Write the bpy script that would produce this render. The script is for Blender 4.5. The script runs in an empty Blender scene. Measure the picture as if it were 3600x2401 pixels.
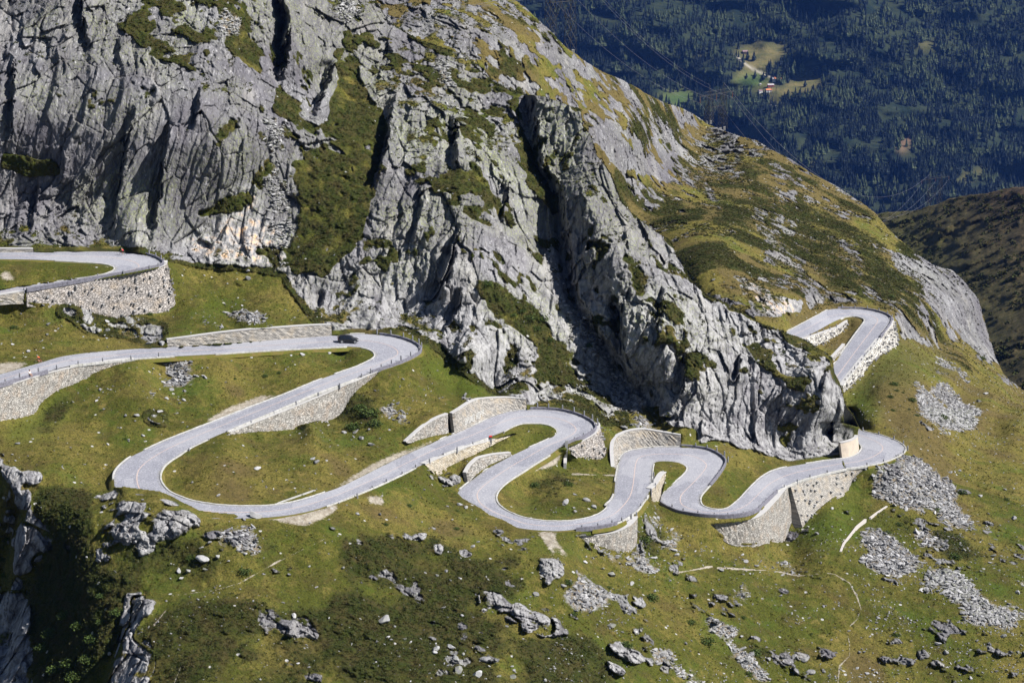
import bpy, bmesh, math, random, time
import numpy as np
from mathutils import Vector, Matrix
T0=time.time()
rng=np.random.default_rng(7); random.seed(7)
SC=bpy.context.scene; COL=SC.collection
# ------------------------------------------------------------------ camera
F_PX=6717.0; PITCH=math.radians(15.0); CAM=np.array([0.,0.,200.])
SP,CP=math.sin(PITCH),math.cos(PITCH)
cd=bpy.data.cameras.new('camera'); cam=bpy.data.objects.new('camera',cd); COL.objects.link(cam)
cd.sensor_width=36.0; cd.lens=F_PX/3600*36; cd.clip_start=1; cd.clip_end=20000
cam.location=CAM; cam.rotation_euler=(math.radians(90)-PITCH,0,0); SC.camera=cam
# ------------------------------------------------------------------ sky, sun, exposure
SUN_EL=math.radians(45); SUN_AZ=math.radians(-14)      # azimuth from +X, negative = towards the camera
sund=Vector((math.cos(SUN_EL)*math.cos(SUN_AZ),math.cos(SUN_EL)*math.sin(SUN_AZ),math.sin(SUN_EL)))
W=bpy.data.worlds.new('World'); SC.world=W; W.use_nodes=True; nt=W.node_tree
bg=nt.nodes['Background']; sky=nt.nodes.new('ShaderNodeTexSky'); sky.sky_type='NISHITA'; sky.sun_disc=False
sky.sun_elevation=SUN_EL; sky.sun_rotation=math.atan2(sund.x,sund.y); sky.altitude=1800
nt.links.new(sky.outputs[0],bg.inputs[0]); bg.inputs[1].default_value=0.05
sl=bpy.data.lights.new('sun','SUN'); so=bpy.data.objects.new('sun',sl); COL.objects.link(so)
sl.energy=5.0; sl.angle=math.radians(0.5); sl.color=(1.0,0.965,0.91)
so.rotation_euler=sund.to_track_quat('Z','Y').to_euler(); so.location=(300,-100,600)
SC.view_settings.view_transform='Standard'; SC.view_settings.look='None'; SC.view_settings.gamma=1
SC.view_settings.exposure=0.86
try:
    SC.cycles.use_denoising=True; SC.cycles.volume_bounces=0; SC.cycles.max_bounces=5; SC.cycles.diffuse_bounces=1
    SC.cycles.glossy_bounces=2; SC.cycles.transparent_max_bounces=6
except Exception: pass
# ------------------------------------------------------------------ projection helpers (photo pixel + real distance -> world point)
def pt(u,v,d):
    u=np.asarray(u,float); v=np.asarray(v,float); d=np.asarray(d,float)
    x=(u-1800)/F_PX; y=-(v-1200.5)/F_PX
    return np.stack([x*d, d*(CP+y*SP), CAM[2]+d*(-SP+y*CP)],-1)
def d_of_z(v,z):
    y=-(np.asarray(v,float)-1200.5)/F_PX
    return (np.asarray(z,float)-CAM[2])/(-SP+y*CP)
def proj(P):
    P=np.asarray(P,float)-CAM
    d=P[...,1]*CP-P[...,2]*SP; y=(P[...,1]*SP+P[...,2]*CP)/d; x=P[...,0]/d
    return 1800+x*F_PX, 1200.5-y*F_PX, d
A3=1.9592; A6=3.9183
def cr(ox,oy,s,L): return [tuple((ox if k%2==0 else oy)+c/s for k,c in enumerate(p)) for p in L]
def c3(i,j,L): return cr(1200*i,800*j,A3,L)
def V(L): return [tuple(c*1.5313 for c in p) for p in L]
cP=lambda L:cr(2100,1400,A6,L)
cQ=lambda L:cr(2400,1500,A6,L)
cT=lambda L:cr(2700,1000,A6,L)
cS=lambda L:cr(2800,1400,A6,L)
cU=lambda L:cr(1400,1350,A6,L)
# ------------------------------------------------------------------ road stations: left edge x,y, right edge x,y
ROAD_A=cr(0,800,A3,[(-260,176,-240,218),(-120,173,-120,219),(0,172,0,220),(230,170,200,222),(460,167,380,229),(640,166,520,237),(800,167,640,244),(930,176,725,254),(1030,198,770,264),(1090,222,787,273),(1118,245,794,282),(1108,262,790,292),(1040,280,765,306),(950,300,715,322),(840,320,640,337),(690,345,540,352),(500,378,400,371),(340,405,260,390),(180,432,120,410),(0,465,-30,434),(-150,490,-180,455),(-300,515,-330,477)])
B=[]
B+=cr(0,800,A3,[(-300,1078,-300,1170),(-150,1045,-150,1128),(0,1010,0,1088),(150,968,170,1038),(300,925,330,992),(420,890,480,953),(560,868,640,933),(720,852,800,916),(900,838,960,903),(1130,825,1200,888),(1400,812,1480,873),(1700,790,1750,855),(2000,765,2050,838),(2280,745,2320,825)])
B+=cr(1200,800,A3,[(60,733,40,821),(160,733,95,823),(260,741,140,828),(360,756,180,837),(450,780,210,850),(515,810,230,866),(543,842,234,885),(530,868,215,905),(480,898,175,925),(400,934,110,956),(300,968,40,980),(200,1000,-40,1008),(100,1040,-130,1040),(0,1080,-230,1080)])
B+=cr(0,800,A3,[(2180,1140,2000,1132),(2030,1205,1850,1190),(1880,1270,1690,1250),(1720,1337,1500,1325),(1560,1405,1320,1395),(1430,1462,1150,1462),(1300,1525,1000,1530)])
B+=cr(0,1600,A3,[(1230,5,905,10),(1180,35,850,50),(1140,65,810,90),(1112,100,790,125),(1100,140,785,165),(1105,180,790,215),(1130,220,805,265),(1160,248,840,310),(1210,275,920,355),(1290,305,1060,395),(1390,328,1230,422),(1520,345,1420,435),(1680,352,1620,436),(1850,347,1820,430),(1990,328,1990,413),(2120,295,2140,384),(2240,255,2250,350)])
B+=cr(1200,1600,A3,[(0,215,0,315),(150,142,215,228),(300,66,370,158),(430,2,512,88)])
B+=cr(1200,800,A3,[(560,1512,700,1562),(700,1450,830,1515),(830,1398,940,1475),(950,1345,1030,1440),(1060,1293,1120,1405),(1180,1262,1180,1375),(1300,1254,1240,1353),(1420,1256,1310,1349),(1530,1268,1380,1352),(1630,1295,1435,1363),(1700,1328,1470,1380),(1742,1362,1484,1402),(1745,1392,1478,1422),(1700,1425,1445,1447),(1620,1462,1385,1475),(1530,1500,1300,1512)])
B+=cr(1200,1600,A3,[(1430,2,1180,0),(1335,60,1060,62),(1240,122,960,125),(1165,170,880,185),(1110,215,820,235),(1075,255,800,270),(1062,290,815,305),(1070,325,850,340),(1100,358,910,375),(1150,390,990,410),(1230,422,1090,445),(1330,445,1200,495),(1450,455,1330,515),(1570,452,1480,522),(1680,435,1620,512),(1770,405,1760,498),(1830,360,1900,468)])
B+=cr(2100,1400,A6,[(110,1480,520,1567),(190,1400,605,1465),(230,1320,690,1335),(248,1150,738,1230),(275,1000,748,1080),(300,860,758,960),(345,775,775,905),(440,722,800,882),(560,697,840,871),(740,675,890,868),(940,668,950,868),(1150,672,1020,872),(1340,687,1085,880),(1500,710,1145,893),(1620,757,1195,913),(1710,815,1230,938),(1757,875,1246,965),(1735,945,1238,995),(1680,1030,1190,1055),(1610,1120,1110,1125),(1540,1205,1010,1213),(1470,1285,910,1300),(1420,1350,880,1350),(1410,1400,872,1400),(1425,1455,885,1440),(1455,1485,930,1480)])
B+=cr(2400,1500,A6,[(330,1115,-80,1165),(400,1135,60,1195),(480,1141,250,1222),(560,1136,450,1234),(640,1108,660,1230),(720,1050,860,1205),(800,978,1010,1150),(880,890,1110,1065),(960,808,1200,980),(1050,722,1300,890),(1150,650,1420,825),(1280,592,1560,762),(1440,552,1750,700),(1700,508,1990,640),(2000,463,2240,578)])
B+=cr(2800,1400,A6,[(640,832,680,968),(760,805,970,928),(850,760,1200,878),(895,710,1370,812),(900,670,1470,748),(870,630,1495,690),(800,590,1440,625),(700,550,1330,568),(580,515,1130,500),(430,480,900,445)])
NK=len(B)
B+=cr(2700,1000,A6,[(900,1950,1150,1870),(770,1800,1010,1700),(700,1600,960,1570),(690,1420,1010,1400),(790,1270,1110,1272),(900,1115,1200,1150),(1030,925,1330,990),(1130,785,1440,850),(1210,675,1535,735),(1280,580,1600,650),(1325,520,1660,570),(1335,490,1690,515),(1310,470,1690,475),(1260,452,1650,435),(1190,441,1570,400),(1120,440,1450,368),(1060,452,1300,345),(1000,475,1120,337),(930,505,960,337),(850,545,820,352),(770,590,700,415),(680,640,580,480),(580,690,450,550),(480,735,320,620),(380,790,200,685),(250,860,50,760)])
def solve(st,z0,grad):
    st=np.array(st,float); z=np.full(len(st),z0); grad=np.broadcast_to(grad,len(st))[1:]
    for _ in range(12):
        L=pt(st[:,0],st[:,1],d_of_z(st[:,1],z)); R=pt(st[:,2],st[:,3],d_of_z(st[:,3],z))
        c=(L+R)/2; s=np.r_[0,np.cumsum(np.linalg.norm(np.diff(c[:,:2],axis=0),axis=1))]
        z=z0-np.r_[0,np.cumsum(grad*np.diff(s))]
    return L,R,z,s
La,Ra,Za,Sa=solve(ROAD_A,200-87,.06)
Lb,Rb,Zb,Sb=solve(B,200-98,np.where(np.arange(len(B))<NK+1,.065,-.065))
stA=np.array(ROAD_A); stB=np.array(B)
dA=(d_of_z(stA[:,1],Za),d_of_z(stA[:,3],Za)); dB=(d_of_z(stB[:,1],Zb),d_of_z(stB[:,3],Zb))
NB=len(B)
KB=next(i for i in range(NB) if i>130 and B[i][0]<2960 and B[i][1]>1440 and B[i][1]<1560)  # first station behind the buttress
# ------------------------------------------------------------------ walls: (name,label,anchor,batter,kind,pairs top x,y bottom x,y)
WALLS=[
('retaining_wall','tall rubble stone wall with jutting stones carrying the top left hairpin','top',.30,'rubble',c3(0,1,[(182,444,185,515),(350,418,350,522),(500,390,500,525),(690,360,660,590),(850,333,820,617),(980,308,980,592),(1080,284,1110,583),(1135,262,1180,553),(1150,246,1204,520),(1152,232,1200,490)])),
('retaining_wall','low shaded stone wall at the left picture edge under the top left road','top',.1,'coursed',c3(0,1,[(-300,520,-300,560),(0,468,0,505),(165,441,165,495)])),
('retaining_wall','long coursed stone wall above the road, ending beside the black car','bot',.08,'coursed',c3(0,1,[(1150,775,1156,823),(1300,755,1302,815),(1500,728,1500,800),(1700,706,1700,788),(1900,692,1900,774),(2100,678,2100,762),(2281,671,2286,746)])),
('retaining_wall','low grey wall behind the upper road at the left picture edge','bot',.05,'coursed',c3(0,1,[(-300,146,-300,172),(0,148,0,172),(228,150,230,170)])),
('retaining_wall','pale rubble wall with grass tufts below the sitting person','top',.25,'pale',c3(0,1,[(-300,1195,-300,1400),(-150,1148,-150,1365),(0,1103,0,1330),(110,1072,115,1310),(225,1036,228,1280),(300,1014,290,1195),(400,988,400,1115),(520,962,520,1072),(640,942,640,1002),(780,922,780,950),(930,908,930,914)])),
('retaining_wall','long pale rubble wall under the road sloping down from the car hairpin','top',.25,'pale',c3(0,1,[(1560,1424,1562,1430),(1720,1360,1722,1408),(1900,1289,1900,1398),(2050,1228,2055,1362),(2200,1166,2200,1330),(2351,1100,2351,1275),(2410,1075,2395,1200),(2470,1052,2455,1120),(2540,1020,2530,1062),(2600,995,2598,1010)])),
('retaining_wall','rough pale wall wedge rising to the dark wall end','bot',.2,'pale',cU([(108,802,130,810),(250,672,250,778),(400,552,400,738),(540,472,540,702),(684,416,694,672)])),
('retaining_wall','high coursed stone wall with white painted lettering','bot',.12,'coursed',cU([(740,412,776,690),(850,346,900,645),(980,262,1060,570),(1100,212,1200,510),(1250,196,1350,445),(1400,190,1500,400),(1560,193,1640,370),(1760,212,1772,350)])),
('retaining_wall','brown coursed wall under the red topped post','top',.15,'tan',cU([(370,1110,425,1165),(520,1042,540,1214),(700,966,700,1130),(850,902,850,1058),(1050,842,1080,955),(1270,782,1280,850),(1460,716,1480,745),(1600,676,1620,690)])),
('retaining_wall','curved pale wall on the uphill side of the road below the red topped post','bot',.15,'pale',cU([(935,1230,960,1356),(1000,1120,1050,1270),(1100,1030,1150,1182),(1200,998,1262,1110),(1350,970,1400,1050),(1550,950,1562,972)])),
('retaining_wall','rounded rubble wall with jutting stones under the middle hairpin','top',.3,'rubble',c3(1,1,[(1560,1515,1575,1538),(1620,1492,1640,1572),(1700,1452,1720,1588),(1757,1412,1790,1588),(1780,1376,1822,1552),(1778,1350,1815,1520)])),
('retaining_wall','great curved coursed wall around the left side of the S bend','bot',.1,'coursed',cP([(235,955,262,972),(218,745,275,900),(225,620,300,835),(262,540,345,780),(370,478,440,722),(490,442,560,695),(640,431,740,672),(850,462,930,665),(1150,512,1146,668)])),
('retaining_wall','narrow stone wall between the two legs of the S bend','top',.1,'tan',cP([(745,1255,745,1385),(800,1205,800,1405),(850,1140,856,1420),(900,1060,897,1290),(948,1022,940,1090)])),
('retaining_wall','bright curved rubble wall below the lowest bend','top',.2,'pale',c3(1,2,[(1630,560,1638,566),(1750,552,1750,610),(1880,535,1870,650),(1980,490,1975,660),(2030,445,2026,622),(2040,425,2036,560)])),
('retaining_wall','big pale masonry wall below the lower right bend','top',.18,'pale',c3(2,2,[(195,475,200,486),(300,468,290,560),(400,460,390,600),(500,435,500,600),(560,400,570,578),(620,340,630,586),(680,272,700,592),(724,214,757,440)])),
('retaining_wall','brown stone wall with jutting stones next to the dark wall end','top',.55,'coursed',c3(2,2,[(742,214,824,490),(800,192,880,422),(880,162,950,356),(1000,130,1060,272),(1120,103,1140,235),(1240,88,1180,160),(1270,84,1230,110)])),
('retaining_wall','long speckled rubble wall under the far right hairpin','top',.35,'speckle',cT([(1030,1400,1046,1492),(1140,1252,1165,1365),(1250,1112,1290,1245),(1360,976,1400,1100),(1470,848,1520,965),(1560,732,1650,908),(1640,640,1740,850),(1700,565,1786,798),(1730,500,1776,715),(1728,470,1770,690)])),
('retaining_wall','banded stone wall inside the far right hairpin','top',.15,'speckle',cT([(450,762,520,870),(520,738,600,825),(640,706,690,830),(760,668,790,785),(880,628,900,725),(995,586,1000,665),(1095,500,1098,555)])),
('retaining_wall','small white wall at the inner side of the far right road','bot',.1,'pale',cT([(885,1012,905,1050),(970,922,985,960),(1058,826,1062,850)])),
('retaining_wall','curved concrete wall at the foot of the rock buttress','bot',.05,'concrete',cS([(605,622,630,822),(690,603,700,812),(775,576,780,785),(830,545,842,745),(845,516,863,700)])),
]
# ------------------------------------------------------------------ relief controls: u,v,d
CTL_A=[(0,0,447),(250,-140,450),(-420,-140,455),(500,0,447),(800,0,455),(1000,0,470),(1150,-140,500),(1300,0,492),(1340,-140,520),(-420,450,425),(0,450,425),(300,450,425),(650,450,424),(900,450,430),
(0,870,414),(250,870,414),(480,870,414),(600,905,416),(800,930,420),(1000,960,421),(980,300,452),(1000,700,434),(1150,600,440),(1250,350,462),(1180,850,426),(1100,950,420),
(1160,1120,413),(1300,1100,414),(1430,1165,413),(1500,900,424),(1500,600,440),(1450,350,462),(1450,130,487),(1650,200,484),(1790,310,476),(1560,1240,409),(1750,1385,409),(1880,1410,408),(1700,1000,419),(1700,600,442),(1700,800,430),
(1860,400,469),(1960,600,456),(1980,750,448),(2000,900,443),(2080,1050,434),(2180,1250,426),(2240,1420,421),(1850,1100,424),(1900,1300,416),(1700,1200,412),
(1900,340,468),(2040,385,462),(2060,470,456),(2060,700,440),(2150,700,444),(2150,900,430),(2300,830,440),(2400,950,436),(2300,1150,419),(2400,1400,411),(2520,1060,434),(2650,1150,432),(2800,1230,430),(2931,1283,428),(2960,1380,427),(3010,1470,428),(2550,1300,419),(2750,1400,419),(2850,1540,421),(2450,1530,411),(2600,1565,411),(2780,1615,416),(2950,1590,424),
(2050,1430,409),(2300,1500,411),(2150,1480,410),
# hillside between the roads
(700,1050,409),(900,1050,412),(1050,1090,411),(800,1130,403),(300,1120,395),(100,1150,388),(0,1120,390),(500,1150,397),(-420,1200,382),
(300,1330,371),(300,1420,363),(600,1300,380),(900,1280,387),(1200,1240,399),(100,1560,346),(300,1560,348),(500,1450,358),(-420,1560,340),(700,1400,368),
(1100,1500,362),(800,1600,344),(1000,1600,350),(1300,1480,372),(700,1700,334),(1600,1380,396),(1500,1330,393),(1400,1400,382),(1650,1250,403),(1450,1500,373),(1350,1580,362),
(1700,1650,372),(1950,1700,370),(1850,1750,364),(2050,1650,382),(2000,1760,360),(1900,1660,374),(1980,1550,390),(1990,1620,385),
# foreground
(200,1640,336),(0,1650,338),(415,1705,328.5),(500,1728,326),(560,1735,324.5),(640,1768,323),(700,1795,322),(800,1815,321),(1000,1850,321),
(0,1800,336),(-420,1800,350),(-420,2660,330),(0,2100,336),(0,2400,322),(150,2400,312),(150,2000,330),(300,2400,302),(300,2100,314),(350,1800,322),(600,1950,314),(600,2200,298),(600,2400,287),(600,2660,272),(1000,2000,313),(1000,2200,300),(1000,2400,289),(1000,2660,273),
(1300,1800,334),(1300,1650,352),(1500,1850,338),(1620,1740,357),(1700,1800,351),(1800,1862,343.5),(1800,1890,341.5),(1720,1850,344.5),(1900,1905,341),(1500,2100,318),(1500,2400,294),(1500,2660,278),(2000,2000,336),(2000,2200,320),(2000,2400,306),(2000,2660,290),
(2100,1970,345),(2300,1900,362),(2300,2000,354),(2400,2150,345),(2400,2400,324),(2600,2000,366),(2700,2200,352),(2700,2400,336),(2700,2660,318),(2850,1950,380),(2900,1800,397),(3000,2100,366),(3000,2400,342),
]
CTL_R=[(3000,1750,408),(3200,1680,416),(3300,1600,436),(3450,1700,428),(3600,1700,434),(4020,1800,440),(3300,1900,392),(3600,2000,386),(3600,2400,348),(4020,2400,352),(3300,2400,345),(4020,2660,338),(3300,2660,330),(3250,1450,462),(3150,1450,457),(3100,1350,477),(3080,1480,448)]
CTL_B=[(1340,-140,620),(1600,50,585),(1700,-140,650),(1750,-60,640),(1820,0,630),(2000,190,622),(2120,250,650),(2300,380,690),(2480,440,770),(2590,475,745),(2700,510,735),(2850,610,720),(2990,710,705),(3100,770,695),(3250,900,680),(3420,1060,655),(3560,1340,628),(3600,1390,625),(4020,1700,600),
(1700,150,574),(1900,250,592),(1500,130,570),(2000,500,588),(2200,450,622),(2200,650,606),(2300,800,596),(2500,700,640),(2500,880,538),(2400,900,542),(2650,1000,516),(2760,1100,508),(2700,1080,502),(2660,1110,492),(2700,1130,490),(2730,1165,486),(2800,1050,520),(2980,1070,536),(3100,1050,560),(3250,1080,590),(3300,1150,592),(2800,900,590),(2700,750,635),(3000,900,612),
(3160,1212,520),(3250,1260,522),(3350,1310,522),(3500,1390,518),(3600,1440,515),(4020,1620,500),(3350,1400,497),(3500,1500,482),(3600,1550,468),(2960,1395,474),(3000,1600,440),(2700,1300,480),(2500,1200,492),(2300,1000,540),(2850,1350,470),
(3300,1240,566),(3450,1320,566)]
SIL=[(1650,-140)]+c3(1,0,[(1120,-60),(1200,0),(1300,80),(1430,200),(1560,330),(1700,440),(1800,500),(1950,560),(2100,640),(2250,710),(2351,740)])+c3(2,0,[(80,790),(160,850),(280,890),(370,925),(520,970),(610,1030),(760,1110),(880,1190),(1000,1240),(1130,1320),(1230,1390),(1340,1480),(1410,1560)])+c3(2,1,[(1500,80),(1600,170),(1720,245),(1850,290),(1950,380),(2040,490),(2075,620),(2130,800),(2160,900),(2210,1000),(2351,1125)])+[(3800,1500),(4100,1680)]
MASSIF=[(1250,-300)]+c3(1,0,[(150,-200),(240,0),(320,150),(520,270),(700,330),(860,380),(940,470),(1050,560),(1190,640),(1235,645),(1400,665),(1530,710),(1650,760),(1660,870),(1720,930),(1760,1060),(1860,1200),(1920,1380),(1990,1460),(2120,1560)])+c3(1,1,[(2270,100),(2310,200),(2351,260)])+c3(2,1,[(60,370),(170,470),(300,520)])+cT([(-60,560),(230,655),(480,742),(640,850),(760,920),(880,1010),(905,1110),(920,1220),(1010,1385),(1045,1560)])+cS([(710,150),(780,230),(830,330),(865,400),(848,455)])+[(3030,1516),(3080,1530),(3145,1552),(3190,1585),(3300,1680),(4200,1960)]
MASSIF_POLY=MASSIF+[(4200,3000),(-900,3000),(-900,-300)]
OCC=[c3(0,2,[(770,215),(815,222),(860,218),(900,225),(960,232),(1100,250),(1180,280),(1250,322),(1320,352),(1370,380),(1500,393),(1800,422),(1830,520),(900,520),(700,300)]),
     c3(1,2,[(790,255),(840,300),(960,365),(1020,410),(1120,447),(1210,500),(1262,520),(1250,600),(900,520),(700,300)]),
     cS([(500,300),(865,400),(848,455),(838,520),(840,600),(500,600)]),
     cT([(-400,560),(230,655),(480,742),(640,850),(760,920),(880,1010),(905,1110),(920,1220),(1010,1385),(1045,1560),(1045,1900),(-400,1900)])]
# gully / rib lines: polyline, step m, lit-side recess px, shaded face px, decay px
RIBS=[(c3(0,0,[(1880,-200),(1900,0),(1950,150),(1930,300),(1920,500),(1930,620)]),15,20,32,90),
([(1820,250),(1838,330),(1850,400),(1870,500),(1885,580),(1930,640),(1950,700),(1965,800),(1990,930),(2010,1050),(2090,1180),(2170,1300),(2230,1430)],8,24,40,120),
([(1365,330),(1358,393),(1348,510),(1307,663),(1300,700)],9,40,14,110),([(1590,400),(1590,440),(1590,520),(1600,620)],8,30,22,90),
([(475,360),(459,408),(429,510),(393,796),(385,860)],5,30,14,70),([(595,440),(587,485),(577,561),(536,796),(520,880)],5,30,15,70),([(45,180),(41,230),(31,460),(10,536)],4,20,9,50),
([(270,-140),(276,0),(301,163),(300,200)],6,20,16,70),([(1590,860),(1567,928),(1516,1055),(1500,1080)],8,30,28,100),([(1625,1010),(1618,1045),(1578,1132),(1560,1160)],5,20,10,60),
([(1615,780),(1608,810),(1578,912)],5,20,10,60),([(2160,1040),(2170,1106),(2185,1260),(2200,1330)],8,20,22,120),([(500,2050),(485,2090),(408,2263),(357,2400),(330,2660)],5,40,30,110),
([(80,1720),(66,1779),(31,1906),(0,2060),(-30,2200)],6,30,40,110),([(110,2000),(102,2059),(31,2238),(0,2380)],5,30,30,90),([(2905,1290),(2899,1324),(2884,1390)],4,20,10,60),
([(1160,200),(1153,230),(1128,327),(1087,434)],7,40,24,80),([(1130,1010),(1120,1060),(1105,1130)],3,20,10,50),([(700,300),(690,380),(660,470)],4,20,12,60),([(140,640),(120,700),(110,850)],3,20,10,50),
([(2420,1230),(2400,1300),(2370,1420)],5,30,14,80),([(2600,1240),(2590,1300),(2570,1360)],4,20,12,70),([(1780,620),(1770,700),(1750,800)],5,20,12,80),([(1480,640),(1470,760),(1440,900)],4,20,12,80),
([(2330,1000),(2310,1100),(2290,1230)],5,20,14,90)]
# ------------------------------------------------------------------ ground cover polygons
ROCK_FRONT=MASSIF[:-6]+cS([(840,520),(600,600),(600,830),(200,870),(0,890)])+cQ([(1480,500),(1230,430),(950,330),(700,240),(560,205)])+cP([(1700,600),(1400,610),(1380,430),(1200,380),(1050,380),(900,300),(700,120),(600,0)])+[(2230,1380),(2200,1420),(2150,1440)]+c3(1,1,[(2000,1390),(1850,1370),(1750,1300),(1600,1260),(1500,1236),(1280,1225),(1262,1190),(1160,1170),(1080,1130),(960,1070),(850,990),(780,930),(700,850),(600,790),(500,715),(430,690),(330,715),(200,720),(0,735)])+[(1165,1175),(1160,1145),(1120,1140),(1060,1060),(1020,1000),(1000,960),(880,940),(700,925),(600,905),(490,880),(440,884),(0,884),(-600,884),(-600,-300)]
VEG=[  # polygon, rock value
(V([(765,100),(800,130),(850,230),(885,270),(880,330),(865,400),(860,440),(835,500),(810,560),(760,600),(670,620),(672,560),(685,480),(690,430),(680,380),(700,330),(745,300),(760,250),(775,180)]),.2),
(V([(700,270),(740,290),(740,420),(700,430),(685,350)]),.30),(V([(680,520),(840,500),(800,590),(740,640),(690,620)]),.25),
(V([(640,200),(690,250),(690,330),(650,300),(625,240)]),.45),
(V([(1090,640),(1130,640),(1200,700),(1260,740),(1280,800),(1240,800),(1190,760),(1150,720),(1095,680)]),.2),
(V([(1290,780),(1350,850),(1420,930),(1440,960),(1300,940),(1230,900),(1230,830)]),.42),
(V([(290,0),(560,0),(570,80),(600,170),(540,130),(480,180),(340,130),(300,80)]),.45),
(c3(1,0,[(400,190),(560,220),(780,380),(700,390),(520,280)]),.05),(c3(1,0,[(0,200),(200,230),(230,330),(120,360),(60,640),(0,600)]),.35),
(c3(1,0,[(0,700),(180,640),(230,740),(300,760),(320,880),(280,1000),(220,1200),(210,1320),(150,1567),(0,1567)]),.2),
(V([(0,350),(60,350),(120,375),(130,400),(80,410),(0,385)]),.12),(V([(450,490),(560,440),(610,360),(635,390),(605,450),(560,490),(480,505)]),.35),
(c3(1,0,[(1200,640),(1260,900),(1300,1100),(1400,1250),(1500,1400),(1450,1500),(1350,1350),(1250,1150),(1230,900),(1170,700)]),.35),
(c3(1,0,[(600,1250),(800,1180),(980,1200),(1000,1380),(1100,1420),(1200,1560),(900,1560),(700,1400)]),.45),
(c3(1,1,[(150,100),(330,90),(450,250),(430,380),(350,420),(250,300),(150,280)]),.45),
(c3(2,1,[(450,640),(560,700),(640,850),(560,960),(480,900),(420,740)]),.35),(c3(2,1,[(700,730),(860,760),(980,860),(900,900),(760,820)]),.3),(c3(2,1,[(600,990),(780,1020),(820,1110),(740,1100)]),.3),
]
ROCKS_B=[(c3(1,0,[(240,-300),(850,-300),(870,100),(1100,150),(1250,300),(1250,400),(1100,430),(900,420),(780,330),(640,240),(430,180),(300,120)]),.74),
(c3(1,0,[(1350,280),(1500,370),(1700,500),(1800,560),(1700,535),(1550,460),(1350,345)]),.95),(c3(1,0,[(1690,880),(1850,900),(2100,1080),(2300,1240),(2250,1260),(2000,1160),(1850,1150),(1750,1000)]),.85),
(c3(2,0,[(160,870),(350,930),(400,1000),(430,1100),(300,1160),(180,1190),(120,1100),(150,980)]),.95),(c3(1,0,[(1850,560),(1950,590),(2100,750),(2351,960),(2351,1060),(2200,950),(2050,800),(1850,640)]),.7),
(c3(2,0,[(0,740),(60,790),(75,840),(0,870)]),.9),(c3(2,0,[(0,1170),(120,1230),(250,1350),(260,1390),(130,1340),(0,1250)]),.95),(c3(2,0,[(400,1260),(500,1320),(490,1380),(420,1310)]),.8),
(c3(2,1,[(540,150),(700,190),(820,300),(1000,420),(1030,560),(880,580),(840,400),(700,290),(570,220)]),.95),(c3(2,1,[(1030,430),(1150,460),(1240,530),(1030,552)]),1.0),
(c3(2,1,[(360,330),(500,370),(640,460),(830,500),(800,640),(700,640),(600,600),(420,470)]),.85),(c3(2,1,[(600,310),(660,320),(780,420),(720,430),(640,370)]),.7),
(c3(2,1,[(1450,170),(1700,230),(1850,290),(1950,400),(2060,500),(2050,640),(2140,830),(2160,950),(2000,850),(1900,700),(1750,540),(1650,400),(1450,250)]),.97),
(c3(2,1,[(1470,620),(1560,670),(1700,790),(1740,860),(1600,780),(1500,760)]),.85),(c3(2,1,[(2200,1000),(2351,1110),(2351,1150),(2220,1070)]),.9),(c3(2,1,[(1050,20),(1180,120),(1250,320),(1380,440),(1370,490),(1250,450),(1150,250),(1080,120)]),.6),
(c3(2,1,[(480,0),(560,20),(740,180),(700,190),(560,90)]),.8),(c3(1,0,[(1140,530),(1300,560),(1380,600),(1340,650),(1200,610)]),.85),(c3(1,0,[(1370,500),(1480,540),(1530,600),(1420,580)]),.85),
(cT([(-60,470),(430,520),(425,565),(230,650),(-60,570)]),.9),(c3(2,1,[(530,590),(750,640),(820,650),(720,720),(600,680)]),.75)]
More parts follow.
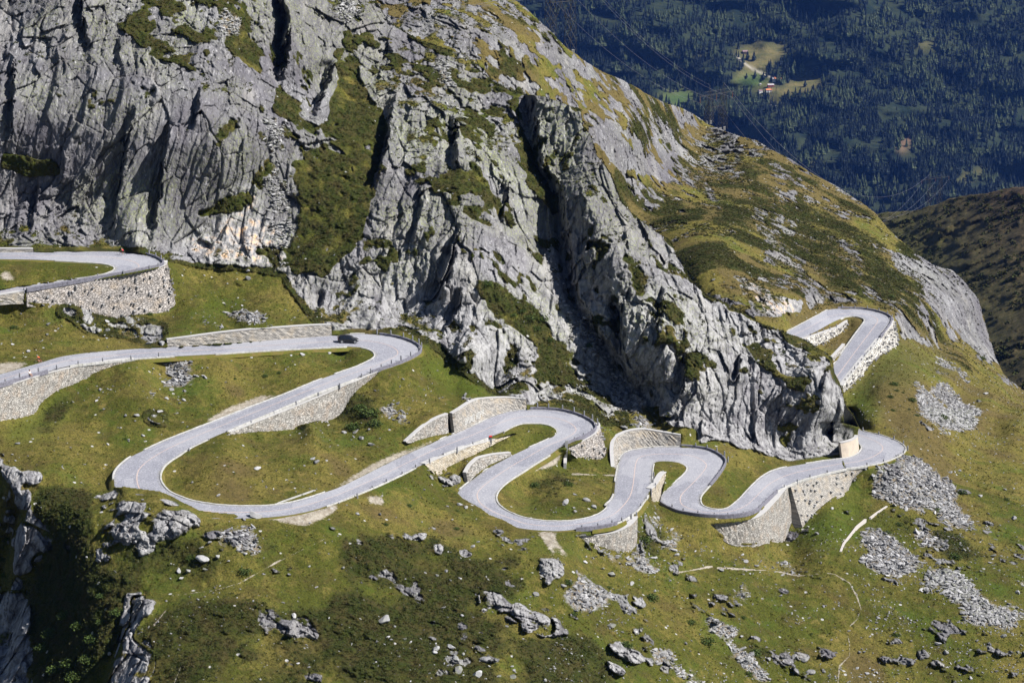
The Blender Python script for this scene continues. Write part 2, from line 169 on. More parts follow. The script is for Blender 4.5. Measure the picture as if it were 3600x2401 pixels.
OUT=[c3(0,2,[(830,400),(1000,400),(1080,480),(1040,550),(960,540),(900,480),(800,470),(760,540),(650,530),(720,420)]),c3(0,2,[(830,560),(980,560),(970,650),(860,620)]),c3(0,2,[(650,570),(720,600),(720,720),(660,700)]),c3(0,2,[(1080,390),(1240,450),(1240,540),(1180,500)]),
c3(0,2,[(-200,-60),(0,0),(60,80),(300,130),(290,180),(130,200),(210,260),(200,370),(100,360),(60,200),(0,130)]),c3(0,2,[(150,450),(250,480),(380,560),(370,640),(230,700),(210,800),(100,830),(110,640),(70,600)]),
c3(0,2,[(-300,1000),(150,920),(180,1000),(230,1150),(200,1700),(-300,1700)]),c3(0,2,[(900,960),(1080,980),(1080,1040),(960,1130),(900,1250),(1050,1350),(1060,1450),(1000,1700),(700,1700),(830,1300),(900,1160)]),
c3(0,2,[(540,140),(640,160),(690,210),(620,230),(560,190)]),c3(0,2,[(1200,280),(1400,400),(1390,480),(1250,400)]),c3(0,2,[(380,60),(540,80),(550,120),(440,100)]),c3(0,2,[(720,760),(800,820),(800,870),(740,860)]),
c3(1,2,[(950,940),(1080,940),(1280,1030),(1290,1080),(1220,1140),(1150,1090),(1050,1050),(980,1070)]),c3(1,2,[(1240,1110),(1350,1070),(1470,1130),(1460,1220),(1390,1240),(1290,1200),(1280,1240),(1240,1180)]),
c3(1,2,[(1350,720),(1500,730),(1530,790),(1510,850),(1440,900),(1360,810)]),c3(1,2,[(1980,960),(2110,990),(2110,1090),(2060,1070),(1980,1020)]),c3(1,2,[(1820,1280),(1900,1290),(2080,1370),(2070,1430),(1960,1400),(1850,1320)]),
c3(1,2,[(1800,1400),(1960,1480),(1940,1530),(1850,1470)]),c3(1,2,[(640,600),(700,600),(695,690),(640,665)]),c3(1,2,[(800,640),(870,630),(885,700),(840,705)]),c3(1,2,[(290,540),(600,530),(580,570),(330,580)]),
c3(1,2,[(530,90),(620,110),(740,180),(720,205),(600,150)]),c3(1,2,[(700,130),(850,170),(860,190),(790,235),(740,200)]),c3(1,2,[(560,480),(660,510),(720,570),(600,520)]),c3(1,2,[(1780,265),(1840,290),(1835,325),(1790,290)]),
c3(1,2,[(1500,300),(1560,325),(1550,350),(1500,340)]),c3(1,2,[(1560,385),(1650,380),(1640,410),(1580,410)]),c3(1,2,[(2000,1180),(2090,1200),(2095,1250),(2030,1230)]),c3(1,2,[(2080,1390),(2160,1400),(2160,1460),(2090,1430)]),
c3(0,1,[(950,670),(1020,650),(1130,700),(1120,760),(1060,815),(980,780)]),c3(0,1,[(430,540),(530,580),(520,612),(430,580)]),c3(0,1,[(560,530),(660,560),(610,600),(550,580)]),c3(0,1,[(570,610),(660,620),(650,690),(600,690)]),c3(0,1,[(840,610),(950,610),(940,680),(860,660)]),
c3(0,1,[(1000,1290),(1110,1300),(1100,1340),(1020,1330)]),c3(2,2,[(450,1230),(540,1260),(550,1330),(500,1320)]),c3(2,2,[(1730,1280),(1790,1310),(1770,1330),(1730,1300)]),c3(2,2,[(2180,1100),(2255,1150),(2250,1190),(2190,1160)]),c3(2,1,[(1600,1310),(1740,1370),(1720,1390),(1640,1350)])]
SCREE=[(c3(2,1,[(1600,1120),(1750,1100),(1880,1180),(2050,1260),(2060,1360),(1960,1400),(1760,1330),(1620,1240)]),1.),(c3(2,1,[(1790,940),(1850,950),(1930,1060),(1900,1110),(1800,1000)]),.8),
(c3(2,2,[(1240,100),(1400,60),(1600,20),(1700,120),(1850,250),(1950,420),(1990,520),(1850,450),(1700,330),(1620,430),(1480,350),(1330,290),(1250,180)]),1.),(c3(2,2,[(1240,560),(1340,530),(1450,590),(1600,680),(1650,770),(1480,830),(1330,790),(1260,680)]),1.),
(c3(2,2,[(1570,900),(1700,820),(1850,790),(2000,870),(2030,970),(2250,1120),(2250,1190),(2100,1150),(1900,1080),(1700,1000)]),1.),(c3(2,2,[(170,1110),(260,1150),(400,1290),(560,1480),(640,1600),(520,1560),(380,1380),(280,1300)]),1.),
(c3(1,2,[(2100,1320),(2200,1330),(2420,1450),(2560,1600),(2400,1600),(2200,1420)]),1.),(c3(1,2,[(1540,930),(1700,930),(1760,890),(1890,980),(1890,1040),(1780,1050),(1760,1110),(1640,1070),(1560,1000)]),1.),
(c3(1,2,[(2100,430),(2250,470),(2370,490),(2330,590),(2230,650),(2150,620),(2250,560),(2120,470)]),.8),(c3(1,2,[(2220,700),(2351,740),(2340,765),(2260,750)]),.9),(c3(1,2,[(2020,680),(2180,720),(2150,790),(2050,760)]),.45),
(c3(0,2,[(1580,540),(1700,530),(1790,600),(1750,650),(1650,660),(1530,600)]),1.),(c3(0,1,[(1460,680),(1600,640),(1700,600),(1850,640),(1930,680),(1700,700),(1500,695)]),.8),(c3(0,1,[(1010,1110),(1080,1110),(1110,1170),(1030,1180)]),.9),
(c3(1,1,[(280,1100),(450,1150),(520,1300),(430,1450),(350,1350),(300,1200)]),.28),(c3(1,2,[(1720,620),(1850,680),(1980,760),(1900,770),(1780,700)]),.6),(c3(2,2,[(650,770),(820,820),(700,825)]),.6),
(c3(2,2,[(980,850),(1070,940),(1150,1050),(1080,1080),(1000,960)]),.5),(c3(2,2,[(320,880),(420,930),(560,950),(430,990)]),.5),(c3(2,2,[(1640,520),(1800,600),(1820,650),(1680,590)]),.35),(c3(2,2,[(1980,280),(2060,430),(2120,500),(2020,450)]),.5),
(c3(1,1,[(880,1170),(960,1150),(1040,1170),(900,1190)]),.8),(c3(0,1,[(600,560),(950,620),(1000,750),(800,760),(620,680)]),.22),(c3(0,1,[(1580,420),(1800,450),(1850,640),(1600,600)]),.3),(c3(0,1,[(1200,1000),(1300,1010),(1300,1070),(1200,1060)]),.5),
(c3(0,1,[(1130,900),(1450,920),(1450,1240),(1130,1230)]),.10),(c3(1,1,[(1400,150),(1480,200),(1600,450),(1700,700),(1900,950),(2080,1200),(2150,1370),(2080,1380),(1900,1150),(1700,900),(1560,650),(1430,350),(1380,200)]),.8),
(V([(630,250),(650,300),(645,400),(665,500),(668,600),(640,620),(610,500),(625,400),(615,300)]),.6),(c3(2,2,[(100,960),(200,1000),(300,1080),(150,1050)]),.4),(c3(2,2,[(760,1030),(850,1080),(850,1140),(780,1090)]),.35),(c3(2,2,[(2040,900),(2250,1000),(2340,1130),(2200,1060)]),.35),
(c3(2,2,[(2100,700),(2351,800),(2351,900),(2250,850)]),.2),(c3(1,2,[(1600,740),(1760,700),(1820,860),(1650,880)]),.12),(c3(1,0,[(640,450),(760,480),(800,640),(780,800),(690,850),(650,760),(720,640)]),.6),(c3(1,0,[(0,0),(140,40),(330,200),(250,210),(100,160),(0,120)]),.4),
(c3(0,0,[(1060,60),(1300,0),(1560,60),(1650,300),(1300,280),(1100,160)]),.35),(c3(1,0,[(620,400),(860,440),(930,480),(760,430)]),.5),(c3(2,2,[(-60,640),(60,600),(220,720),(0,740)]),.15)]
DIRT=[c3(0,1,[(-300,960),(0,935),(200,925),(150,965),(0,1008),(-300,1075)]),c3(0,1,[(1430,1320),(1600,1230),(1800,1160),(1930,1150),(1800,1200),(1500,1330),(1420,1345)]),c3(1,2,[(-60,230),(150,100),(350,0),(440,0),(300,64),(100,162),(-60,245)]),
c3(1,1,[(300,1590),(480,1525),(620,1470),(780,1425),(700,1450),(560,1515),(430,1575)]),c3(0,2,[(1800,425),(2000,400),(2200,375),(2300,340),(2330,360),(2250,420),(2100,485),(1950,460)]),c3(1,2,[(1440,2),(1515,-10),(1480,60),(1400,90),(1240,125)]),
c3(1,2,[(1340,525),(1510,525),(1460,560),(1560,690),(1545,705),(1440,580),(1480,700),(1465,700),(1400,590)]),c3(0,1,[(700,258),(780,268),(770,280),(710,268)]),c3(2,1,[(700,715),(860,640),(980,570),(1000,575),(830,665),(730,722)]),
c3(0,1,[(0,320),(70,290),(60,330),(130,350),(60,365),(0,345)]),c3(1,2,[(180,280),(290,290),(300,340),(200,330)])]
PATHS=[(c3(2,2,[(-60,812),(0,802),(200,766)]),2.8,'s'),(c3(2,2,[(240,775),(450,787),(600,792),(800,830),(945,815)]),2.2,'s'),(c3(2,2,[(930,800),(1050,820),(1150,880),(1200,970),(1230,1060),(1200,1130),(1130,1200),(1150,1300),(1150,1380),(1080,1450),(1065,1640)]),1.7,'d'),
(c3(0,2,[(1190,965),(1480,930),(1650,880),(1900,740),(2000,690),(2250,570)]),1.5,'d'),(c3(1,2,[(1590,130),(1880,140)]),1.5,'d'),(c3(0,2,[(1060,1170),(1140,1070)]),2,'d'),(c3(0,2,[(1200,1567),(1260,1420)]),2,'d')]
SCRUB=[(c3(0,2,[(220,200),(620,230),(650,500),(650,750),(900,850),(1080,900),(900,960),(900,1200),(700,1500),(450,1700),(230,1700),(150,900),(380,560),(210,400)]),1.),(c3(0,2,[(820,560),(1500,560),(1600,750),(1480,880),(1080,880),(820,760)]),.75),
(c3(1,2,[(60,580),(600,570),(900,700),(1200,720),(1350,900),(900,1050),(1300,1250),(1700,1250),(1900,1450),(1900,1700),(0,1700),(0,800)]),.66),(c3(0,2,[(1150,980),(1480,960),(2000,1050),(2351,1000),(2351,1700),(1050,1700),(900,1250)]),.62),
(c3(1,2,[(2030,470),(2150,520),(2180,600),(2050,640)]),.9),(c3(0,1,[(200,1300),(400,1200),(500,1300),(300,1380)]),.7),(c3(0,1,[(2100,1380),(2200,1300),(2351,1290),(2351,1340)]),.8),(c3(1,1,[(0,1180),(150,1160),(280,1200),(250,1340),(0,1340)]),.7),
(c3(2,1,[(480,0),(1250,0),(1450,250),(1700,560),(1900,850),(2100,1000),(1900,960),(1500,560),(1250,520),(1000,400),(850,260)]),.72),(c3(2,0,[(200,1180),(500,1100),(700,1300),(900,1400),(1100,1567),(200,1567)]),.6),(c3(1,0,[(1640,760),(1750,780),(1760,880),(1680,880)]),.9),
(c3(1,0,[(1860,1160),(2000,1200),(2351,1380),(2351,1567),(2120,1560),(1920,1380)]),.8),(c3(2,2,[(1150,150),(1240,200),(1250,290),(1150,240)]),.9),(c3(2,2,[(1700,520),(1950,560),(2100,700),(1900,740),(1750,680)]),.85),(c3(2,2,[(1420,330),(1640,440),(1700,540),(1500,520)]),.6),
(c3(2,2,[(400,1280),(660,1350),(660,1430),(480,1400)]),.8),(c3(1,2,[(1280,170),(1560,130),(1640,200),(1500,260),(1300,240)]),.8),(c3(2,2,[(0,0),(-10,0),(-10,10)]),.1)]
LUSH=[(c3(0,1,[(200,1300),(430,1150),(520,1250),(350,1400),(60,1500),(0,1380)]),.8),(c3(1,1,[(560,900),(700,960),(900,1060),(1050,1150),(900,1170),(700,1050),(560,1000)]),.9),(c3(2,1,[(1110,1150),(1250,1040),(1480,780),(1500,830),(1300,1100),(1350,1330),(1210,1330)]),1.),
(c3(2,2,[(760,560),(1000,380),(1200,250),(1250,480),(1000,700),(900,640)]),.8),(c3(2,2,[(1280,700),(1400,800),(1300,880),(1150,750)]),.8),(c3(0,1,[(1400,500),(1560,540),(1520,650),(1400,600)]),.8),(c3(0,1,[(300,870),(700,830),(900,820),(500,860)]),.5),
(c3(1,2,[(1240,530),(1400,600),(1500,700),(1300,660)]),.7),(c3(2,1,[(1480,780),(1700,850),(1900,1000),(1500,1100),(1300,1000)]),.45),(c3(1,1,[(1100,1450),(1400,1380),(1450,1440),(1250,1520),(980,1567)]),.4)]
# ------------------------------------------------------------------ numpy noise
def h32(x,y,z,s):
    n=(x*np.uint32(374761393)+y*np.uint32(668265263)+z*np.uint32(2147483647)+np.uint32(s)*np.uint32(974711))
    n=(n^(n>>np.uint32(13)))*np.uint32(1274126177); n=(n^(n>>np.uint32(15)))*np.uint32(2246822519)
    return ((n^(n>>np.uint32(16)))&np.uint32(0xffffff)).astype(np.float32)/np.float32(16777215)
def noise(P,scale,s=0):
    p=(P/scale).astype(np.float32); i=np.floor(p); f=p-i; f=f*f*(3-2*f); i=i.astype(np.int64).astype(np.uint32)
    o=np.uint32(1); x,y,z=i[...,0],i[...,1],i[...,2]; fx,fy,fz=f[...,0],f[...,1],f[...,2]
    def L(a,b,t): return a+(b-a)*t
    return L(L(L(h32(x,y,z,s),h32(x+o,y,z,s),fx),L(h32(x,y+o,z,s),h32(x+o,y+o,z,s),fx),fy),
             L(L(h32(x,y,z+o,s),h32(x+o,y,z+o,s),fx),L(h32(x,y+o,z+o,s),h32(x+o,y+o,z+o,s),fx),fy),fz)*2-1
def fbm(P,scale,octs=4,s=0,g=.5):
    r=0; a=1; t=0
    for k in range(octs): r=r+a*noise(P,scale,s+k*17); t+=a; a*=g; scale*=.49
    return r/t
def facets(P,s):
    """blocky broken-rock relief: nearest cell gives a tilted plane; returns height, edge closeness"""
    i0=np.floor(P).astype(np.int64); n=len(P)
    b1=np.full(n,9e9,np.float32); b2=b1.copy(); hv=np.zeros(n,np.float32)
    for dx in (-1,0,1):
        for dy in (-1,0,1):
            for dz in (-1,0,1):
                c=i0+np.array([dx,dy,dz]); u=c.astype(np.uint32); x,y,z=u[:,0],u[:,1],u[:,2]
                q=P-(c+np.stack([h32(x,y,z,s),h32(x,y,z,s+1),h32(x,y,z,s+2)],-1))
                d=(q*q).sum(1).astype(np.float32)
                m=d<b1; b2=np.where(m,b1,np.minimum(b2,d)); b1=np.where(m,d,b1)
                g=np.stack([h32(x,y,z,s+3),h32(x,y,z,s+4),h32(x,y,z,s+5)],-1)*2-1
                hv=np.where(m,(h32(x,y,z,s+6)*2-1)*.6+(g*q).sum(1)*.9,hv)
    return hv,np.sqrt(b2)-np.sqrt(b1)
# ------------------------------------------------------------------ image-plane lattice on which the near terrain is sampled
STEP=2.7
us=np.arange(-480,4141,STEP); vs=np.arange(-170,2661,STEP); NU,NV=len(us),len(vs)
UU,VV=np.meshgrid(us,vs)
def inpoly(poly,U,Vv):
    p=np.array(poly,float); out=np.zeros(U.shape,bool)
    m=(U>=p[:,0].min())&(U<=p[:,0].max())&(Vv>=p[:,1].min())&(Vv<=p[:,1].max())
    if not m.any(): return out
    x=U[m]; y=Vv[m]; c=np.zeros(x.shape,bool); j=len(p)-1
    for i in range(len(p)):
        xi,yi=p[i]; xj,yj=p[j]
        if yi!=yj: c^=((yi>y)!=(yj>y))&(x<(xj-xi)*(y-yi)/(yj-yi)+xi)
        j=i
    out[m]=c; return out
def blur(A,r):
    r=max(1,int(round(r*3.516/STEP)))
    for ax in (0,1):
        for _ in range(2):
            pad=[(0,0),(0,0)]; pad[ax]=(r+1,r); C=np.cumsum(np.pad(A,pad,mode='edge'),axis=ax)
            n=A.shape[ax]
            A=(np.take(C,np.arange(2*r+1,2*r+1+n),axis=ax)-np.take(C,np.arange(0,n),axis=ax))/(2*r+1)
    return A
def bil(A,u,v):
    x=np.clip((np.asarray(u,float)-us[0])/STEP,0,NU-1.001); y=np.clip((np.asarray(v,float)-vs[0])/STEP,0,NV-1.001)
    i=x.astype(int); j=y.astype(int); fx=x-i; fy=y-j
    return (A[j,i]*(1-fx)+A[j,i+1]*fx)*(1-fy)+(A[j+1,i]*(1-fx)+A[j+1,i+1]*fx)*fy
def raster(A,tri,w):
    (x0,y0),(x1,y1),(x2,y2)=tri
    i0=int(max(0,(min(x0,x1,x2)-us[0])//STEP)); i1=int(min(NU-1,(max(x0,x1,x2)-us[0])//STEP+1))
    j0=int(max(0,(min(y0,y1,y2)-vs[0])//STEP)); j1=int(min(NV-1,(max(y0,y1,y2)-vs[0])//STEP+1))
    if i1<=i0 or j1<=j0: return
    X=UU[j0:j1+1,i0:i1+1]; Y=VV[j0:j1+1,i0:i1+1]
    D=(y1-y2)*(x0-x2)+(x2-x1)*(y0-y2)
    if abs(D)<1e-9: return
    a=((y1-y2)*(X-x2)+(x2-x1)*(Y-y2))/D; b=((y2-y0)*(X-x2)+(x0-x2)*(Y-y2))/D; c=1-a-b
    m=(a>=-.001)&(b>=-.001)&(c>=-.001); val=a*w[0]+b*w[1]+c*w[2]
    sub=A[j0:j1+1,i0:i1+1]; sub[m]=np.fmax(sub[m],val[m])
def tps(ctl,lam=1e-4):
    c=np.array(ctl,float); X=c[:,:2]/1000; w=1000/c[:,2]; n=len(c)
    def K(a,b):
        r2=((a[:,None,:]-b[None,:,:])**2).sum(-1); return r2*np.log(r2+1e-12)*.5
    A=np.zeros((n+3,n+3)); A[:n,:n]=K(X,X)+np.eye(n)*lam; A[:n,n]=1; A[:n,n+1:]=X; A[n,:n]=1; A[n+1:,:n]=X.T
    sol=np.linalg.solve(A,np.r_[w,0,0,0])
    cu=np.arange(us[0],us[-1]+14,14); cv=np.arange(vs[0],vs[-1]+14,14); G=np.stack(np.meshgrid(cu,cv),-1).reshape(-1,2)/1000
    out=np.concatenate([K(g,X)@sol[:n]+sol[n]+g@sol[n+1:] for g in np.array_split(G,24)]).reshape(len(cv),len(cu))
    x=(UU-cu[0])/14; y=(VV-cv[0])/14; i=np.minimum(x.astype(int),len(cu)-2); j=np.minimum(y.astype(int),len(cv)-2); fx=x-i; fy=y-j
    return ((out[j,i]*(1-fx)+out[j,i+1]*fx)*(1-fy)+(out[j+1,i]*(1-fx)+out[j+1,i+1]*fx)*fy)/1000
# ------------------------------------------------------------------ control points from roads and walls
def edge_ctl(st,d,i0,i1,step=1):
    o=[]
    for i in range(i0,i1,step):
        o.append((st[i,0],st[i,1],d[0][i])); o.append((st[i,2],st[i,3],d[1][i]))
    return o
cA=[c for c in CTL_A]+CTL_R; cB=list(CTL_B)+CTL_R
cA+=edge_ctl(stA,dA,0,len(stA))+edge_ctl(stB,dB,0,KB-1); cB+=edge_ctl(stB,dB,KB-6,NB)
# drop hidden road edges that the front bank covers
occA=OCC[:2]
cA=[c for c in cA if not any(inpoly(o,np.array([c[0]]),np.array([c[1]]))[0] and c not in CTL_A for o in occA)]
def catm(a,n):
    a=np.array(a,float); p=np.vstack([2*a[0]-a[1],a,2*a[-1]-a[-2]]); o=[]
    for i in range(len(a)-1):
        p0,p1,p2,p3=p[i:i+4]
        for t in np.arange(n)/n: o.append(.5*((2*p1)+(-p0+p2)*t+(2*p0-5*p1+4*p2-p3)*t*t+(-p0+3*p1-3*p2+p3)*t**3))
    o.append(a[-1]); return np.array(o)
NS=5
RAs=catm(np.concatenate([La,Ra],1),NS); RBs=catm(np.concatenate([Lb,Rb],1),NS)
_e=np.concatenate([RAs[:,:3],RAs[:,3:],RBs[:,:3],RBs[:,3:]]); roadctl=np.stack(proj(_e),-1)
def near_d(u,v,back=False):
    """depth of the closest road edge point (in the photo) for wall anchoring"""
    q=roadctl; r=np.hypot(q[:,0]-u,(q[:,1]-v)*1.6); k=np.argsort(r)[:3]; k=k[np.abs(q[k,2]-q[k[0],2])<4]; w=1/(r[k]+2)
    return float((q[k,2]*w).sum()/w.sum())
WL=[]
for nm,lab,anc,bat,kind,prs in WALLS:
    T=[];Bm=[]
    for (tu,tv,bu,bv) in prs:
        if anc=='top':
            dt=near_d(tu,tv); P=pt(tu,tv,dt)
            db=dt
            for _ in range(6):
                Q=pt(bu,bv,db); h=P[2]-Q[2]; db=dt+(.259-.966*bat)*h
        else:
            db=near_d(bu,bv)+.1; Q=pt(bu,bv,db); dt=db
            for _ in range(6):
                P=pt(tu,tv,dt); h=P[2]-Q[2]; dt=db-(.259-.966*bat)*h
        T.append((tu,tv,dt)); Bm.append((bu,bv,db))
    WL.append((nm,lab,kind,anc,T,Bm))
    tgt=cB if (lab.find('far right')>=0) else cA
    if 'concrete' in kind: continue
    k=0
    for t,b in zip(T,Bm):
        if b[1]-t[1]<8: continue
        if anc=='top': tgt.append((b[0],b[1]+2,b[2]+.1))
        else: tgt.append((t[0],t[1]-2,t[2]+.5))
def dedupe(c):
    o=[]; 
    for q in c:
        if all(abs(q[0]-p[0])+abs(q[1]-p[1])>4 for p in o): o.append(q)
    return o
cA=dedupe(cA); cB=dedupe(cB)
print('ctl',len(cA),len(cB),'t',round(time.time()-T0,1))
wA=tps(cA); wB=tps(cB)
# keep each field inside sane limits
wA=np.clip(wA,1/560,1/255); wB=np.clip(wB,1/820,1/310)
Pn=pt(UU,VV,1/wA); n1=fbm(Pn,6,3,5); n2=fbm(Pn,3,3,9)
mA=inpoly(MASSIF_POLY,UU+n1*5*(UU<3010),VV).astype(float)
soft=np.clip((UU-3060)/120,0,1)
mAb=blur(mA,18); mA=mA*(1-soft)+mAb*soft
w0=np.where(mA>=.999,wA,np.where(mA<=.001,wB,wA*mA+wB*(1-mA)))
isA=mA>.5
# ribs
D=1/w0
ribmask=np.zeros_like(D)
for ln,A_,wl,w1,dec in RIBS:
    p=np.array(ln,float); v0,v1=p[0,1],p[-1,1]; m=(VV>=v0)&(VV<=v1)
    xl=np.interp(VV,p[:,1],p[:,0]); x=UU-xl+n1*9+n2*12
    fl_=min(130,.3*(v1-v0)); f=np.clip((VV-v0)/(fl_*.5),0,1)*np.clip((v1-VV)/fl_,0,1); f=f*f*(3-2*f)
    prof=np.where(x<0,.5*np.exp(-(x/wl)**2),np.where(x<w1,.5-x/w1,-.5*np.exp(-((x-w1)/dec)**1)))
    D=D+A_*prof*np.where(m,f,0)*(isA)
# ------------------------------------------------------------------ road and wall rasters
roadW=np.full(D.shape,np.nan)
RBf=RBs[:(KB+1)*NS]; RBb=RBs[KB*NS:]
def rast_road(R,ext=0.0):
    L=R[:,:3]; Rr=R[:,3:]; c=Rr-L; c=c/np.linalg.norm(c,axis=1)[:,None]
    l=L-c*ext; r=Rr+c*ext; ul,vl,dl=proj(l); ur,vr,dr=proj(r); M=np.full(D.shape,np.nan)
    for i in range(len(R)-1):
        q=[(ul[i],vl[i],1/dl[i]),(ur[i],vr[i],1/dr[i]),(ur[i+1],vr[i+1],1/dr[i+1]),(ul[i+1],vl[i+1],1/dl[i+1])]
        for a,b,c_ in ((0,1,2),(0,2,3)): raster(M,[q[a][:2],q[b][:2],q[c_][:2]],[q[a][2],q[b][2],q[c_][2]])
    return M
for R in (RAs,RBs[:(KB-8)*NS],RBs[(KB-8)*NS:]):
    M=rast_road(R,.02); roadW=np.where(np.isnan(roadW),M,np.fmax(roadW,M))
# front road first: where the front bank hides it the terrain wins
occ=np.zeros(D.shape,bool)
for o in OCC: occ|=inpoly(o,UU,VV)
roadM=~np.isnan(roadW)&~occ
wallW=np.full(D.shape,np.nan)
for nm,lab,kind,anc,T,Bm in WL:
    for i in range(len(T)-1):
        q=[T[i],T[i+1],Bm[i+1],Bm[i]]
        for a,b,c_ in ((0,1,2),(0,2,3)): raster(wallW,[q[a][:2],q[b][:2],q[c_][:2]],[1/q[a][2],1/q[b][2],1/q[c_][2]])
WEND=[]
for par,(lt,rt,rb,lb),dd in (('high coursed stone wall with white painted lettering',cU([(676,412),(742,412),(779,690),(694,668)]),4.),('brown stone wall with jutting stones next to the dark wall end',cQ([(1448,822),(1490,828),(1650,1382),(1512,1275)]),3.5),('curved pale wall on the uphill side of the road below the red topped post',cU([(866,1228),(937,1232),(964,1356),(905,1352)]),3.)):
    w_=[w for w in WL if w[1]==par][0]; i=0 if abs(w_[4][0][0]-rt[0])<abs(w_[4][-1][0]-rt[0]) else -1; dt,db=w_[4][i][2],w_[5][i][2]
    q=[(*lt,dt+dd),(*rt,dt-.1),(*rb,db-.1),(*lb,db+dd)]; WEND.append((par,q,dd))
    for a,b,c_ in ((0,1,2),(0,2,3)): raster(wallW,[q[a][:2],q[b][:2],q[c_][:2]],[1/q[a][2],1/q[b][2],1/q[c_][2]])
wallM=~np.isnan(wallW)&~occ
_m=roadM.astype(float); _r=np.where(roadM,np.nan_to_num(roadW)-1/D,0); _bm=blur(_m,7); _corr=blur(_r,7)/(_bm+1e-4); D=1/(1/D+_corr*np.clip(_bm*3,0,1)*(~occ))
flat=np.clip(blur(roadM.astype(float),5)*3.0,0,1); wnear=np.clip(blur(wallM.astype(float),3)*2,0,1)
# ------------------------------------------------------------------ cover fields
Uw=UU+n1*14+n2*5; Vw=VV+np.roll(n1,97,1)*12+np.roll(n2,61,0)*4
rock=np.zeros(D.shape)
rock[inpoly(ROCK_FRONT,UU+n2*6,VV+n1*6)&isA]=.80; rock=np.where(rock>0,np.interp(UU+n1*60,[600,1100,1900,3000],[.83,.70,.72,.68]),rock)
rock[~isA&(VV<1400)]=.37; rock[~isA&(VV<560)&(UU<2700)]=.47
rock[isA&(VV>1700)&(rock<.1)]=.17; rock[isA&(VV>1850)&(UU>900)&(UU<3000)&(rock<.2)]=.25; rock[isA&(UU>3100)&(VV>1500)&(rock<.2)]=.24
for p,v in [(c3(0,2,[(-300,0),(60,80),(210,260),(200,400),(380,560),(370,660),(230,720),(180,900),(230,1150),(230,1700),(-300,1700)]),.42),(c3(0,2,[(880,950),(1080,980),(1060,1450),(1000,1700),(680,1700)]),.5),(c3(0,2,[(640,250),(780,260),(1100,330),(1250,450),(1250,560),(1000,700),(800,760),(640,740)]),.55),(c3(0,2,[(540,130),(640,150),(700,215),(1200,270),(1400,390),(1400,480),(1250,450),(900,300),(640,240)]),.45),(c3(1,2,[(930,930),(1280,1020),(1480,1110),(1470,1240),(1200,1200),(960,1080)]),.5),(c3(0,1,[(420,530),(960,600),(1130,680),(1130,800),(900,760),(600,700)]),.42),(c3(1,2,[(200,520),(650,520),(740,600),(700,700),(500,600)]),.36)]: rock[inpoly(p,Uw,Vw)&isA]=v
for p,v in VEG: m=inpoly(p,Uw,Vw)&isA; rock[m]=v
for p,v in ROCKS_B: m=inpoly(p,Uw,Vw)&~isA; rock[m]=v
grassB=c3(2,1,[(1100,1150),(1250,1020),(1480,760),(1600,800),(1750,860),(2000,960),(2500,1200),(2500,1700),(1100,1700)])
rock[inpoly(grassB,UU,VV)&~isA]=.0
rock[inpoly(c3(2,1,[(-20,110),(200,100),(500,260),(740,310),(600,330),(350,300),(200,340),(0,300)]),Uw,Vw)&~isA]=.02
rock[inpoly(c3(2,1,[(480,620),(1150,560),(1240,640),(1000,1000),(480,1000)]),UU,VV)&~isA]=0
rockS=blur(rock,2)
outm=np.zeros(D.shape)
for p in OUT[4:8]+OUT[10:]: outm[inpoly(p,UU+n2*14+np.roll(n2,33,1)*8,VV+n1*9+np.roll(n2,71,0)*9)]=1
outm*=(1-np.clip(flat*1.6,0,1))
outb=blur(outm,3); rockS=np.maximum(rockS,outb*1.05)
def fieldp(L,r=4,U=Uw,Vv=Vw):
    o=np.zeros(D.shape)
    for p,v in L: m=inpoly(p,U,Vv); o[m]=np.maximum(o[m],v)
    return blur(o,r)
scree=fieldp(SCREE,4,UU+n1*26+n2*24,VV+np.roll(n1,50,1)*22+np.roll(n2,50,1)*18); dirt=fieldp([(p,1) for p in DIRT],2,UU+n1*4,VV+n2*4); scrub=fieldp(SCRUB,8); lush=fieldp(LUSH,8)
for ln,wd,k in PATHS:
    p=np.array(ln,float); dd=np.full(D.shape,1e9)
    for a,b in zip(p[:-1],p[1:]):
        t=np.clip(((UU-a[0])*(b-a)[0]+(VV-a[1])*(b-a)[1])/((b-a)**2).sum(),0,1)
        dd=np.minimum(dd,np.hypot(UU-a[0]-t*(b-a)[0],VV-a[1]-t*(b-a)[1]))
    s=np.clip(1.6-(dd+n2*4)/wd,0,1)*(.9 if k=='s' else .62)
    dirt=np.maximum(dirt,s)
base=Pn=pt(UU,VV,D).astype(np.float32)
scree=np.clip(scree*1.1-.15+fbm(base,6,4,141)*1.5*(scree>.02),0,1)
# vegetation breaking up the rock
nb=fbm(base*np.array([1,1,.8]),9,4,31); nf=fbm(base,2.6,3,41)
vis=(nb*.75+nf*.45)*.9
rk=np.clip((rockS-.5-vis*1.05*(1-np.abs(2*rockS-1)**3))*6+.5,0,1)
rk=np.where(outb>.35,np.clip(outb*1.9-.62+nf*1.9+nb*.8,0,1),rk)
rk*=(1-flat)
